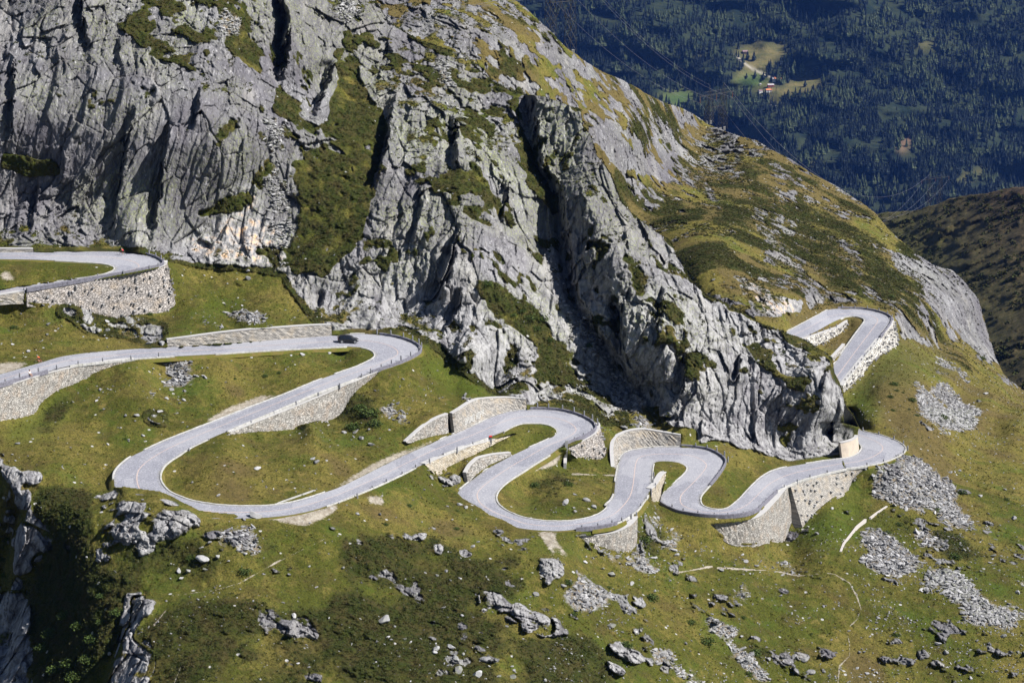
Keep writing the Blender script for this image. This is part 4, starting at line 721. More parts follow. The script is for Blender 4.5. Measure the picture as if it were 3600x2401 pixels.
def randrot(n):
    q=rng.normal(size=(n,4)); q/=np.linalg.norm(q,axis=1)[:,None]; w,x,y,z=q.T
    return np.stack([np.stack([1-2*(y*y+z*z),2*(x*y-z*w),2*(x*z+y*w)],-1),np.stack([2*(x*y+z*w),1-2*(x*x+z*z),2*(y*z-x*w)],-1),np.stack([2*(x*z-y*w),2*(y*z+x*w),1-2*(x*x+y*y)],-1)],1)
def box(v,f,c,s,R=None):
    n=len(v); 
    for dx in (-.5,.5):
        for dy in (-.5,.5):
            for dz in (-.5,.5):
                p=np.array([dx*s[0],dy*s[1],dz*s[2]]); 
                if R is not None: p=R@p
                v.append(p+np.array(c))
    f+= [tuple(n+i for i in q) for q in ((0,1,3,2),(4,6,7,5),(0,4,5,1),(2,3,7,6),(0,2,6,4),(1,5,7,3))]
def bar(v,f,a,b,r,k=4):
    a=np.array(a,float); b=np.array(b,float); d=b-a; L=np.linalg.norm(d); d/=L+1e-9; x=np.cross(d,[0,0,1.]); 
    if np.linalg.norm(x)<1e-3: x=np.array([1.,0,0])
    x/=np.linalg.norm(x); y=np.cross(d,x); n=len(v); r2=r if not isinstance(r,tuple) else r[1]; r1=r if not isinstance(r,tuple) else r[0]
    for c,rr in ((a,r1),(b,r2)):
        for i in range(k):
            t=2*math.pi*i/k+math.pi/k; v.append(c+(x*math.cos(t)+y*math.sin(t))*rr)
    for i in range(k): j=(i+1)%k; f.append((n+i,n+j,n+k+j,n+k+i))
    f.append(tuple(n+k-1-i for i in range(k))); f.append(tuple(n+k+i for i in range(k)))
def surf(u,v,lift=0.):
    """ground point seen at photo pixel u,v"""
    d=bil(D2,u,v); P=pt(u,v,d); P[...,2]+=lift; return P
# ------------------------------------------------------------------ terrain object
me=grid_mesh('mountain_terrain',XYZ,keep,attrs,quads=MAINQ); me.materials.append(M['terrain'])
ter=link(bpy.data.objects.new('mountain_terrain',me)); tag(ter,'mountain side of rock faces, turf and heather carrying the hairpin road',kind='structure')
me=grid_mesh('slope_behind_massif',XB,keep,{k_:np.where(isA[...,None],np.array([.35,.6,0,0]) if k_=='m1' else np.array([.2,.6,0,0]),v_) for k_,v_ in attrs.items()},quads=BACKQ); me.materials.append(M['terrain'])
tag(link(bpy.data.objects.new('slope_behind_massif',me)),'mountain slope running on behind the rock massif',kind='structure')
_q=np.zeros((KB_-1,NU-1),bool); _q[:]=(SKok[:-1]&SKok[1:]&(np.abs(np.diff(jt))<14))[None]
_a=np.zeros((KB_,NU,4)); _a[...,0]=.75; _a[...,1]=.5; me=grid_mesh('massif_back',SK[::-1],np.ones((KB_,NU),bool),{'m1':_a,'m2':_a*.3},quads=_q); me.materials.append(M['terrain'])
tag(link(bpy.data.objects.new('massif_back',me)),'back side of the rock massif crest',kind='structure')
print('terrain mesh',round(time.time()-T0,1))
# ------------------------------------------------------------------ road ribbons
def ribbon(name,R,cols,mat,lift=0.02,t0=0.,t1=1.,parent=None):
    L=R[:,:3]; r=R[:,3:]; t=np.linspace(t0,t1,cols+1); v=(L[:,None,:]*(1-t)[None,:,None]+r[:,None,:]*t[None,:,None]); v[...,2]+=lift
    idx=np.arange(v.shape[0]*v.shape[1]).reshape(v.shape[:2]); q=np.stack([idx[:-1,:-1],idx[1:,:-1],idx[1:,1:],idx[:-1,1:]],-1).reshape(-1,4)
    me=np_mesh(name,v.reshape(-1,3),q,mat,True); l_=me.uv_layers.new(name='UVMap'); cc=(L+r)/2; sd=np.r_[0,np.cumsum(np.linalg.norm(np.diff(cc,axis=0),axis=1))]; uvv=np.stack([np.repeat(sd,cols+1),np.tile(t,len(sd))],-1); l_.data.foreach_set('uv',uvv[q.ravel()].astype(np.float32).ravel()); o=link(bpy.data.objects.new(name,me),parent); return o
road=ribbon('road',RBs,6,M['road']); tag(road,'grey cobbled pass road winding down in hairpin bends',kind='structure')
roadu=ribbon('road',RAs,6,M['road']); tag(roadu,'grey cobbled road of the top left hairpin',kind='structure')
def cline(R,road):
    c=(R[:,:3]+R[:,3:])/2; w=R[:,3:]-R[:,:3]; w/=np.linalg.norm(w,axis=1)[:,None]
    o=ribbon('centre_line',np.concatenate([c-w*.09,c+w*.09],1),1,M['line'],.045,parent=road)
cline(RBs,road); cline(RAs,roadu)
def skirt(R,road):
    for s in (0,3):
        e=R[:,s:s+3].copy(); o=R[:,s:s+3]-R[:,3-s:6-s]; o[:,2]=0; o/=np.linalg.norm(o,axis=1)[:,None]; a=e-o*.05-[0,0,.03]; b=e+o*.35+np.array([0,0,-.10]); c=e+o*.95+np.array([0,0,-.75]); v=np.stack([a,b,c],1); su,sv_,_=proj((a+c)/2); nw=bil(wnear,su,sv_)<.12
        idx=np.arange(v.shape[0]*3).reshape(-1,3); q=np.stack([idx[:-1,:-1],idx[1:,:-1],idx[1:,1:],idx[:-1,1:]],-1).reshape(-1,4); link(bpy.data.objects.new('road_verge',np_mesh('road_verge',v.reshape(-1,3),(q if s else q[:,::-1])[np.repeat((nw[:-1]&nw[1:]),2)],M['verge'],True)),road)
M['verge']=simple('turf_verge',(.085,.09,.014),.95,.1,col2=(.13,.10,.035),scale=.9,bump=.1)
skirt(RBs,road); skirt(RAs,roadu)
# ------------------------------------------------------------------ kerbs, parapets
def edge_strip(name,label,cat,R,side,i0,i1,h,w,mat,capmat=None,group=None,setback=.0,below=.35,joints=True,ground=.0):
    """stone strip along one edge of the road between stations i0..i1"""
    a=R[int(i0*NS):int(i1*NS)+1]; L=a[:,:3]; r=a[:,3:]; e=(L if side=='L' else r); o=(L-r if side=='L' else r-L); o[:,2]=0; o/=np.linalg.norm(o,axis=1)[:,None]
    d=np.r_[0,np.cumsum(np.linalg.norm(np.diff(e,axis=0),axis=1))]; n=max(2,int(d[-1]/.9)); s=np.linspace(0,d[-1],n+1)
    E=np.stack([np.interp(s,d,e[:,k]) for k in range(3)],-1); O=np.stack([np.interp(s,d,o[:,k]) for k in range(3)],-1); O/=np.linalg.norm(O,axis=1)[:,None]
    v=[];f=[];rs=random.Random(int(i0*10)+len(label)); below=.35
    for k in range(n):
        g=.02 if joints else 0; t=E[k+1]-E[k]; t/=np.linalg.norm(t)+1e-9; p0=E[k]+t*g; p1=E[k+1]-t*g; dh=rs.uniform(-.03,.03) if joints else 0; dw=rs.uniform(-.02,.02)
        b=len(v)
        for p,oo in ((p0,O[k]),(p1,O[k+1])):
            for x,z in ((setback,-below),(setback,h+dh-.05),(setback+.05,h+dh),(setback+w+dw-.05,h+dh),(setback+w+dw,h+dh-.05),(setback+w+dw,-below)):
                v.append(p+oo*x+np.array([0,0,z]))
        for i in range(5): f.append((b+i,b+i+1,b+i+7,b+i+6))
        f.append((b+5,b+4,b+3,b+2,b+1,b)); f.append(tuple(b+6+i for i in range(6)))
    o_=mesh(name,v,f,mat); tag(o_,label,cat,group); bm=bmesh.new(); bm.from_mesh(o_.data); bmesh.ops.recalc_face_normals(bm,faces=bm.faces); bm.to_mesh(o_.data); bm.free(); return o_
def st_near(st,u,v,side):
    k=0 if side=='L' else 2; return int(np.argmin(np.hypot(st[:,k]-u,(st[:,k+1]-v)*1.5)))
def strip(kind,label,R,st,side,p0,p1,lo=0,hi=None):
    hi=hi or len(st); s=st[lo:hi]; i0=lo+st_near(s,*p0,side); i1=lo+st_near(s,*p1,side)
    if i1<i0: i0,i1=i1,i0
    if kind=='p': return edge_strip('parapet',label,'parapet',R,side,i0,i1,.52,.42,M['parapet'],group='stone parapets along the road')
    return edge_strip('kerb',label,'kerb',R,side,i0,i1,.15,.34,M['kerb'],group='stone kerbs along the road')
X3=lambda i,j,x,y:(1200*i+x/A3,800*j+y/A3)
def XY(L): return L[0]
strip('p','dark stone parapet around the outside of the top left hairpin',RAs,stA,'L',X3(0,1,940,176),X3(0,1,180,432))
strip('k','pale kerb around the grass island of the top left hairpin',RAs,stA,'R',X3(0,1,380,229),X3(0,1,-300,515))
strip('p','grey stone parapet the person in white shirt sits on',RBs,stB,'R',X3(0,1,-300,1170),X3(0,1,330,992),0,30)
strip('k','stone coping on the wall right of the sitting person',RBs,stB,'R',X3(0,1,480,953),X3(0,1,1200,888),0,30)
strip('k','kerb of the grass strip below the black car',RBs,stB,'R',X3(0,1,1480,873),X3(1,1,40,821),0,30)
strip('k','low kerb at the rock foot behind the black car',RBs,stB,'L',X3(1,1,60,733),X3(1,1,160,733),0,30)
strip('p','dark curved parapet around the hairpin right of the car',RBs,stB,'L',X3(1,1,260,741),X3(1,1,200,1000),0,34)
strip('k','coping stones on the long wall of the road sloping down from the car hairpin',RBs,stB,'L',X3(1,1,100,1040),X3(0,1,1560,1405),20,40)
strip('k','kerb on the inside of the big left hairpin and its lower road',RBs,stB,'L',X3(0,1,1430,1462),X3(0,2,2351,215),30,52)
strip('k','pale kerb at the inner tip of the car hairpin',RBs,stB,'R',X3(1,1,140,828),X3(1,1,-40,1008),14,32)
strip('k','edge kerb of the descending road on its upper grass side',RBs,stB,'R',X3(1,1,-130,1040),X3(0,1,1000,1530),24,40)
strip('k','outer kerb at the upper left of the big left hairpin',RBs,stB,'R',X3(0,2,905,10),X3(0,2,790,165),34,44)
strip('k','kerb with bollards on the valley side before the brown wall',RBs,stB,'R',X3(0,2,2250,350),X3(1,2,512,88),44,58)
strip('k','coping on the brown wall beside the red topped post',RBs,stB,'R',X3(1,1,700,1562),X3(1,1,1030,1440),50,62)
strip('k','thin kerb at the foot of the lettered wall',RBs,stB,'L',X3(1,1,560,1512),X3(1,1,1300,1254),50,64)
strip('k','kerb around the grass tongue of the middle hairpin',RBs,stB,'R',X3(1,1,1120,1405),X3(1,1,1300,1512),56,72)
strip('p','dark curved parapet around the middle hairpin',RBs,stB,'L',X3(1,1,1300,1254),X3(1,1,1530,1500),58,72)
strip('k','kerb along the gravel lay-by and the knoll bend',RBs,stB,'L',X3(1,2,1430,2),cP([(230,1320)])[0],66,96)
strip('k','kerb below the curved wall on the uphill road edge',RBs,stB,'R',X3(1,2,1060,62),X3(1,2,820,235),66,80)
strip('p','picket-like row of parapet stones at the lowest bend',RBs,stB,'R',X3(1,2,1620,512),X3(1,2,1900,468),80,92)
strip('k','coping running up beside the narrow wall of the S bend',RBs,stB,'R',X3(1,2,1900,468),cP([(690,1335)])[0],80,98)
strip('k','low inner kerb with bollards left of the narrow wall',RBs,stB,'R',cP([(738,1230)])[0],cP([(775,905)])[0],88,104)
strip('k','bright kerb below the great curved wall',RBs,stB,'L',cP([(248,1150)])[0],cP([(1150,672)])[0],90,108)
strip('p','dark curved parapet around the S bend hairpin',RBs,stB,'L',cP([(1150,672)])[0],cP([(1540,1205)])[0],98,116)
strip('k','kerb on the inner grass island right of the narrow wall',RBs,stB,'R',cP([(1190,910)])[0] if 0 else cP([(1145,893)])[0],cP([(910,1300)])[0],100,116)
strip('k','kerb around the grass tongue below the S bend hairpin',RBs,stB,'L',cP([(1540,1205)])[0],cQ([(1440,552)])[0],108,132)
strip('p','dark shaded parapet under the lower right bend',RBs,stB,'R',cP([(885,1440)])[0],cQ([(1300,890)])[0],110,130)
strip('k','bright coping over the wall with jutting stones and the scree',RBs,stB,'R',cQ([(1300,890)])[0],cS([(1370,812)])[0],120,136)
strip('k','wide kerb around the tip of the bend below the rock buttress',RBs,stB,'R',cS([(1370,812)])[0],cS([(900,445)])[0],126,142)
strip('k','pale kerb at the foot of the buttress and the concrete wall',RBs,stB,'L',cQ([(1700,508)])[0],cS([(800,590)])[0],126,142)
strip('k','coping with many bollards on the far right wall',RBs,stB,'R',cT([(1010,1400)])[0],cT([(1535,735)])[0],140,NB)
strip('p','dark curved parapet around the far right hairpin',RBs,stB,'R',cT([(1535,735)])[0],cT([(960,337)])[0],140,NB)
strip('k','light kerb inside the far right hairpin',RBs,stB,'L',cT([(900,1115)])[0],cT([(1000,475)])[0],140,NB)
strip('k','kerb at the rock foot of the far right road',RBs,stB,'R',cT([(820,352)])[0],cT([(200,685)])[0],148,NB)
# ------------------------------------------------------------------ retaining walls
def build_wall(nm,lab,kind,anc,T,Bm):
    Tp=np.array([pt(*t) for t in T]); Bp=np.array([pt(*b) for b in Bm]); n=len(T)
    Bp=Bp+(Bp-Tp)/(np.linalg.norm(Bp-Tp,axis=1)[:,None]+1e-6)*(.9 if anc=='top' else .25)
    if anc=='bot': pass
    s0=np.arange(n); ss=np.linspace(0,n-1,(n-1)*8+1)
    def cm(P):
        q=catm(P,8); return q
    Tq,Bq=cm(Tp),cm(Bp); N=len(Tq); th=1.1 if anc=='top' else .7
    mid=(Tq+Bq)/2; t=np.gradient(mid,axis=0); t[:,2]=0; t/=np.linalg.norm(t,axis=1)[:,None]+1e-9; back=np.stack([-t[:,1],t[:,0],t[:,2]*0],-1); 
    # away from the visible face
    if (back*(mid-CAM)).sum(1).mean()<0: back=-back
    dist=np.r_[0,np.cumsum(np.linalg.norm(np.diff(Tq,axis=0),axis=1))]; H=np.linalg.norm(Tq-Bq,axis=1); rows=6; v=[];uv=[];f=[]
    rs=np.random.default_rng(len(lab)); bd=th if kind!='coursed' or 'jutting' not in lab else 4.2
    for i in range(N):
        for r in range(rows+1):
            k=r/rows; p=Tq[i]*(1-k)+Bq[i]*k
            if 0<r<rows and kind!='concrete': p=p+back[i]*rs.uniform(-.1,.1)
            v.append(p); uv.append((dist[i],(1-k)*H[i]))
    for i in range(N-1):
        for r in range(rows):
            a=i*(rows+1)+r; f.append((a,a+1,a+rows+2,a+rows+1))
    nf=len(f)
    b0=len(v); mats=[M[kind],M['cap']]
    topo=Tq.copy(); zt=np.array([0,0,.02])
    for i in range(N):  # cap: front edge slightly proud, back top, back bottom
        fr=-back[i]*.06
        v+= [Tq[i]+fr+zt,Tq[i]+fr+np.array([0,0,.20]),Tq[i]+back[i]*th+np.array([0,0,.20]),Tq[i]+back[i]*bd+zt,Bq[i]+back[i]*bd]; uv+=[(dist[i],0),(dist[i],.2),(dist[i]+.3,th),(dist[i],H[i]),(dist[i],0)]
    capf=[]
    for i in range(N-1):
        a=b0+i*5; c=a+5
        for k in range(4): f.append((a+k,a+k+1,c+k+1,c+k)); capf.append(k<2)
    ends=[]
    for i in (0,N-1):
        a=i*(rows+1); e=b0+i*5; ring=[a+r for r in range(rows+1)]+[e+4,e+3]; f.append(tuple(ring if i==0 else ring[::-1])); capf.append(False)
        f.append((e,e+1,e+2,e+3) if i else (e+3,e+2,e+1,e)); capf.append(False)
    o=mesh(nm,v,f,mats,uv=uv)
    for i,c in enumerate(capf): 
        if c: o.data.polygons[nf+i].material_index=1
    bm=bmesh.new(); bm.from_mesh(o.data); bmesh.ops.recalc_face_normals(bm,faces=bm.faces); bm.to_mesh(o.data); bm.free()
    tag(o,lab,'wall','stone retaining walls'); 
    # jutting anchor stones
    if kind in('rubble','speckle') or 'jutting' in lab:
        vv=[];ff=[]; area=dist[-1]*H.mean(); cnt=int(area*(.62 if kind=='speckle' else .32))
        for _ in range(cnt):
            i=rs.integers(0,N-1); k=rs.uniform(.07,.93); 
            if rs.uniform()>H[i]/H.max(): continue
            p=Tq[i]*(1-k)+Bq[i]*k; box(vv,ff,p-back[i]*.12+rs.normal(size=3)*.03,(rs.uniform(.25,.5),rs.uniform(.6,.9),rs.uniform(.18,.32)),np.array(Matrix.Rotation(math.atan2(t[i][1],t[i][0])+rs.normal()*.15,3,'Z')))
        if vv: mesh('jutting_stones',vv,ff,M['stones'],o)
    return o,Tq,Bq,back
WO={}
for w in WL: WO[w[1]]=build_wall(*[w[0],w[1],w[2],w[3],w[4],w[5]])
print('walls',round(time.time()-T0,1))
for par,q,dd in WEND:
    P=[pt(*x) for x in q]; P[2]=P[2]-np.array([0,0,.3]); P[3]=P[3]-np.array([0,0,.6]); T_=[p+np.array([.5,.2,0]) for p in P]; h=np.linalg.norm(P[0]-P[3])
    mesh('wall_end',P+T_,[(3,2,1,0),(4,5,6,7),(0,1,5,4),(1,2,6,5),(3,0,4,7)],M['coursed'],WO[par][0],uv=[(0,h),(dd,h),(dd,0),(0,0)]*2)
# painted lettering on the high wall
GL={'B':[((0,0),(0,1)),((0,1),(.6,.95)),((.6,.95),(.6,.55)),((.6,.55),(0,.5)),((.6,.5),(.6,.05)),((.6,.05),(0,0))],'R':[((0,0),(0,1)),((0,1),(.6,.95)),((.6,.95),(.6,.5)),((.6,.5),(0,.5)),((.1,.5),(.6,0))],
'U':[((0,1),(0,0)),((0,0),(.6,0)),((.6,0),(.6,1))],'N':[((0,0),(0,1)),((0,1),(.6,0)),((.6,0),(.6,1))],'O':[((0,0),(0,1)),((0,1),(.6,1)),((.6,1),(.6,0)),((.6,0),(0,0))],
'H':[((0,0),(0,1)),((.6,0),(.6,1)),((0,.5),(.6,.5))],'P':[((0,0),(0,1)),((0,1),(.6,1)),((.6,1),(.6,.5)),((.6,.5),(0,.5))]}
wl=WO['high coursed stone wall with white painted lettering']; Tq,Bq,bk=wl[1],wl[2],wl[3]
# face point for pixel: intersect by interpolating the wall's own projection
wu,wv,_=proj(Tq); bu,bv,_=proj(Bq)
def wallpt(u,v):
    best=None
    mu=(wu+bu)/2
    for k in np.linspace(0,1,41):
        uu=wu*(1-k)+bu*k; vv_=wv*(1-k)+bv*k; i=int(np.clip(np.searchsorted(uu,u)-1,0,len(uu)-2)); t=np.clip((u-uu[i])/(uu[i+1]-uu[i]+1e-9),0,1); y=vv_[i]*(1-t)+vv_[i+1]*t
        if best is None or abs(y-v)<best[0]: best=(abs(y-v),(Tq[i]*(1-k)+Bq[i]*k)*(1-t)+(Tq[i+1]*(1-k)+Bq[i+1]*k)*t-bk[i]*.13)
    return best[1]
vv=[];ff=[]
def word(w,x0,y0,x1,y1,h):
    n=len(w); 
    for i,ch in enumerate(w):
        for a,b in GL[ch]:
            P=[]
            for q in (a,b):
                fx=(i+q[0])/n; px=x0+(x1-x0)*fx; py=y0+(y1-y0)*fx-h*q[1]; P.append(wallpt(1400+px/A6,1350+py/A6))
            bar(vv,ff,P[0],P[1],.05)
word('BRUNO',915,560,1050,500,85); word('HOPP',1068,485,1180,430,80)
mesh('painted_lettering',vv,ff,M['white'],wl[0])
# free-standing buttress by the lay-by
def pillar(name,label,cat,pts,w,mat,th=.5):
    v=[];f=[]
    P=[surf(*p) for p in pts]
    for i,p in enumerate(P):
        v+=[p+np.array([-w/2,0,-.6]),p+np.array([w/2,0,-.6]),p+np.array([w/2,0,th[i]]),p+np.array([-w/2,0,th[i]])]
    for i in range(len(P)-1):
        a=i*4; 
        for k in range(4): f.append((a+k,a+(k+1)%4,a+4+(k+1)%4,a+4+k))
    f.append((3,2,1,0)); e=4*(len(P)-1); f.append((e,e+1,e+2,e+3)); return tag(mesh(name,v,f,mat),label,cat)
pillar('buttress_wall','narrow sloping stone wall standing in the grass right of the lay-by','wall',cU([(2318,885),(2305,1000),(2298,1100),(2296,1165)]),.55,M['cap'],[1.6,1.5,1.35,1.2])
pillar('drain_kerb','long pale stone drain edging in the grass inside the big left hairpin','kerb',c3(0,2,[(1862,352),(1960,315),(2060,280),(2165,243)]),.5,M['kerb'],[.12]*4)
pts=c3(2,2,[(1088,665),(1110,610),(1150,562),(1200,505),(1258,460)])
pillar('ruined_wall','ruined dry-stone wall beside the central right scree','wall',pts,.45,M['rubble'],[.15,.2,.3,.6,.7])
pillar('ruined_wall','short broken dry-stone wall above the central right scree','wall',c3(2,2,[(1290,440),(1340,400),(1405,355)]),.4,M['rubble'],[.4,.3,.2])
# ------------------------------------------------------------------ bollards
def bollard_mesh():
    v=[];f=[];k=10; prof=[(.15,-.4),(.145,0),(.13,.5),(.12,.62),(.085,.70),(.03,.735)]
    for r,z in prof:
        for i in range(k): t=2*math.pi*i/k; v.append((r*math.cos(t),r*math.sin(t),z))
    for a in range(len(prof)-1):
        for i in range(k): j=(i+1)%k; f.append((a*k+i,a*k+j,a*k+k+j,a*k+k+i))
    f.append(tuple(len(v)-k+i for i in range(k))); return v,f
bv_,bf_=bollard_mesh(); proto=None
ORD=['first','second','third','fourth','fifth','sixth','seventh','eighth','ninth','tenth','eleventh','twelfth','thirteenth','fourteenth','fifteenth','sixteenth']
BOL=[('from the left on the upper arc parapet, top left hairpin',c3(0,1,[(972,170),(1027,182),(1073,198),(1110,214),(1128,234)])),
('from the left along the wall top of the top left hairpin',c3(0,1,[(167,440),(333,402),(494,376),(675,343),(850,320),(946,303),(1030,286),(1091,268)])),
('from the left on the wall beside the sitting person',c3(0,1,[(38,1070),(136,1028),(266,992),(392,975),(540,945),(708,922),(903,908),(1095,888)])),
('from the left on the outer parapet of the car hairpin',c3(1,1,[(246,721),(340,733),(427,748),(490,767),(534,790),(552,815)])),
('from the top down the lower parapet of the car hairpin',c3(1,1,[(534,845),(478,877),(412,907),(346,937),(276,964),(203,994),(140,1032)])),
('from the left along the long wall of the descending road',c3(0,1,[(1303,1545),(1437,1482),(1565,1424),(1730,1356),(1887,1288),(2040,1224),(2193,1160),(2340,1097)])),
('from the left along the lower road past the dirt lay-by',c3(1,2,[(-16,355),(35,369),(110,287),(215,236),(312,191),(420,138),(512,92),(608,52),(702,11)])),
('from the left on the brown wall near the red topped post',c3(1,1,[(798,1537),(906,1502),(1119,1436)])),
('from the left on the far parapet of the middle hairpin',c3(1,1,[(1350,1233),(1426,1236),(1523,1244),(1602,1262),(1672,1285),(1729,1311),(1763,1340),(1768,1367)])),
('from the right on the near parapet of the middle hairpin',c3(1,1,[(1727,1409),(1667,1436),(1607,1468),(1558,1493)])),
('from the left on the parapet of the lowest bend',c3(1,2,[(1657,509),(1767,494),(1865,473),(1932,454),(1997,431),(2032,416)])),
('from the bottom up beside the narrow wall of the S bend',c3(1,2,[(2062,358),(2101,311),(2134,262),(2163,215),(2146,190),(2150,142)])),
('from the left on the far parapet of the S bend hairpin',cP([(1352,660),(1509,686),(1646,730),(1750,780),(1798,850)])),
('from the top on the near parapet of the S bend hairpin',cP([(1762,925),(1712,996),(1663,1066),(1598,1170)])),
('from the left on the shaded lower right parapet',cP([(1031,1510),(1183,1565)])+cQ([(210,1211),(433,1232),(623,1234),(833,1214),(966,1182),(1051,1141),(1101,1086),(1150,1038),(1205,995),(1250,950),(1297,915)])),
('from the left over the brown studded wall',cQ([(1400,845),(1577,771),(1754,706),(1992,646),(2240,590)])+cS([(680,973),(971,932),(1200,883)])),
('from the bottom around the bend below the buttress',cS([(1373,823),(1473,763),(1531,697),(1473,629),(1340,566),(1131,503),(912,448)])),
('from the left on the far parapet of the far right hairpin',cT([(1021,325),(1193,330),(1367,336),(1527,363),(1645,406),(1709,451),(1722,502)])),
('from the top down the coping of the long speckled wall',cT([(1680,562),(1640,612),(1600,662),(1548,737),(1505,791),(1463,841),(1418,894),(1374,949),(1330,1004),(1286,1059),(1240,1114),(1194,1169),(1147,1223),(1103,1279),(1062,1333)])),
('from the left on the banded wall inside the far right hairpin',cT([(588,712),(677,682),(763,652),(853,620),(942,590)]))]
edges3=np.concatenate([RAs[:,:3],RAs[:,3:],RBs[:,:3],RBs[:,3:]]); eu,ev,ed=proj(edges3)
for lab,pp in BOL:
    for i,(u,v) in enumerate(pp):
        j=int(np.argmin(np.hypot(eu-u,(ev-v)*1.3))); P=pt(u,v,ed[j])
        dz=P[2]-edges3[j][2]
        o=mesh('bollard',bv_,bf_,M['bollard'],smooth=True) if proto is None else link(proto.copy())
        proto=proto or o; o.location=P; o.rotation_euler=(random.uniform(-.04,.04),random.uniform(-.04,.04),random.uniform(0,6)); s=random.uniform(1.05,1.2); o.scale=(s,s,s)
        tag(o,'grey stone bollard, '+ORD[i]+' '+lab,'bollard','stone bollards along the road')
# red-topped post
u,v=cU([(1272,790)])[0]; j=int(np.argmin(np.hypot(eu-u,(ev-v)))); P=pt(u,v,ed[j]); ms=empty('marker_post',P); tag(ms,'square grey stone marker post with a red painted top','post')
vv=[];ff=[]; box(vv,ff,(0,0,.2),(.5,.5,1.5)); mesh('post_shaft',vv,ff,M['bollard'],ms); vv=[];ff=[]; box(vv,ff,(0,0,1.04),(.62,.62,.2)); mesh('red_cap',vv,ff,M['red'],ms)
# ------------------------------------------------------------------ stones and boulders
def ico(sub):
    bm=bmesh.new(); bmesh.ops.create_icosphere(bm,subdivisions=sub,radius=1); v=np.array([p.co[:] for p in bm.verts]); f=np.array([[q.index for q in x.verts] for x in bm.faces]); bm.free(); return v,f
def rockshape(sub,seed,cuts=9,jit=.06):
    r=np.random.default_rng(seed); v,f=ico(sub); v=v.copy()
    for _ in range(cuts):
        n=r.normal(size=3); n/=np.linalg.norm(n); h=r.uniform(.45,.85); d=v@n-h; v=np.where(d[:,None]>0,v-n*d[:,None],v)
    v*=1+r.uniform(-jit,jit,(len(v),1)); v*=np.array([1,r.uniform(.6,.95),r.uniform(.45,.8)]); return v,f
AREA=np.linalg.norm(np.cross(gx,gy),axis=-1); AREA=np.minimum(AREA,.6)
inside=(UU>-250)&(UU<3850)&(VV>-60)&(VV<2560)&keep&~roadM&~wallM&(VV>vsil[None,:]+6)
def scatter(w,n):
    p=(w*AREA*inside).ravel(); c=np.cumsum(p); k=np.searchsorted(c,rng.uniform(0,c[-1],n)); k=np.clip(k,0,len(c)-1)
    j,i=np.divmod(k,NU); P=XYZ[j,i].copy(); jj=np.clip(j+1,0,NV-1); ii=np.clip(i+1,0,NU-1); a=rng.uniform(0,1,n)[:,None]
    Q=XYZ[j,ii]; ok=np.linalg.norm(Q-P,axis=1)<1.5; P[ok]=(P*(1-a)+Q*a)[ok]; return P,j,i
def stone_stuff(name,label,w,n,smin,smax,mat,power=2.2,flat=.6,seed=1,sink=.25):
    P,j,i=scatter(w,n); s=smin+(smax-smin)*rng.uniform(0,1,n)**power; V_=[];F_=[];off=0
    for t in range(5):
        tv,tf=rockshape(1,seed*10+t,7); m=np.arange(n)%5==t; k=m.sum(); sc=s[m][:,None]*rng.uniform([.8,.6,.4],[1.5,1.0,.8],(k,3))*.5
        R=np.einsum('nij,njk->nik',rotz(rng.uniform(0,6.28,k)),randrot(k)) if flat<.5 else np.einsum('nij,jk->nik',rotz(rng.uniform(0,6.28,k)),np.eye(3))
        if flat>=.5:
            q=randrot(k); R=R*(1-.0)+0*q; tilt=rng.normal(0,.35,(k,2)); Rx=np.stack([np.stack([np.cos(tilt[:,0]),np.zeros(k),np.sin(tilt[:,0])],-1),np.stack([np.zeros(k),np.ones(k),np.zeros(k)],-1),np.stack([-np.sin(tilt[:,0]),np.zeros(k),np.cos(tilt[:,0])],-1)],1); R=np.einsum('nij,njk->nik',R,Rx)
        p=P[m]+np.array([0,0,1])*(sc[:,2:3]*(1-sink*2)); vv,ff=multi(tv,tf,p,R,sc); V_.append(vv); F_.append(ff+off); off+=len(vv)
    o=link(bpy.data.objects.new(name,np_mesh(name,np.concatenate(V_),np.concatenate(F_),mat))); return tag(o,label,name.replace('_',' '),kind='stuff')
scw=np.clip(scree*1.15-.12,0,1)
front=(UU<6000)
lowm=(VV>900)
stone_stuff('scree','grey broken scree stones in tongues down the slopes',(scw**1.3)*np.clip(1-rk2*.6,0,1)*(VV>820),17000,.18,1.5,M['stones'],3.2,seed=1)
stone_stuff('scree','yellow lichened blocks of the lower right boulder field and the high ledges',(scw**1.3)*(inpoly(SCREE[4][0],UU,VV)|(VV<=820)|inpoly(SCREE[0][0],UU,VV)&(VV>1440)).astype(float),3600,.4,1.7,M['gstones'],1.8,seed=2)
stone_stuff('loose_stones','small pale stones strewn over the turf',(1-rk2)*(1-np.clip(flat*1.5,0,1))*(.15+np.clip(fbm(base,9,3,171)*2.2,0,1))*np.where(isA|(VV>1100),1,.25)*np.where(inpoly(SCRUB[0][0],UU,VV),.1,1)*np.where((UU>1900)&(VV>1850),3.4,1)*np.where((UU>3050)&(VV>1500),1.6,1)*np.where(VV<850,.3,1),9500,.10,.66,M['stones'],2.6,seed=3)
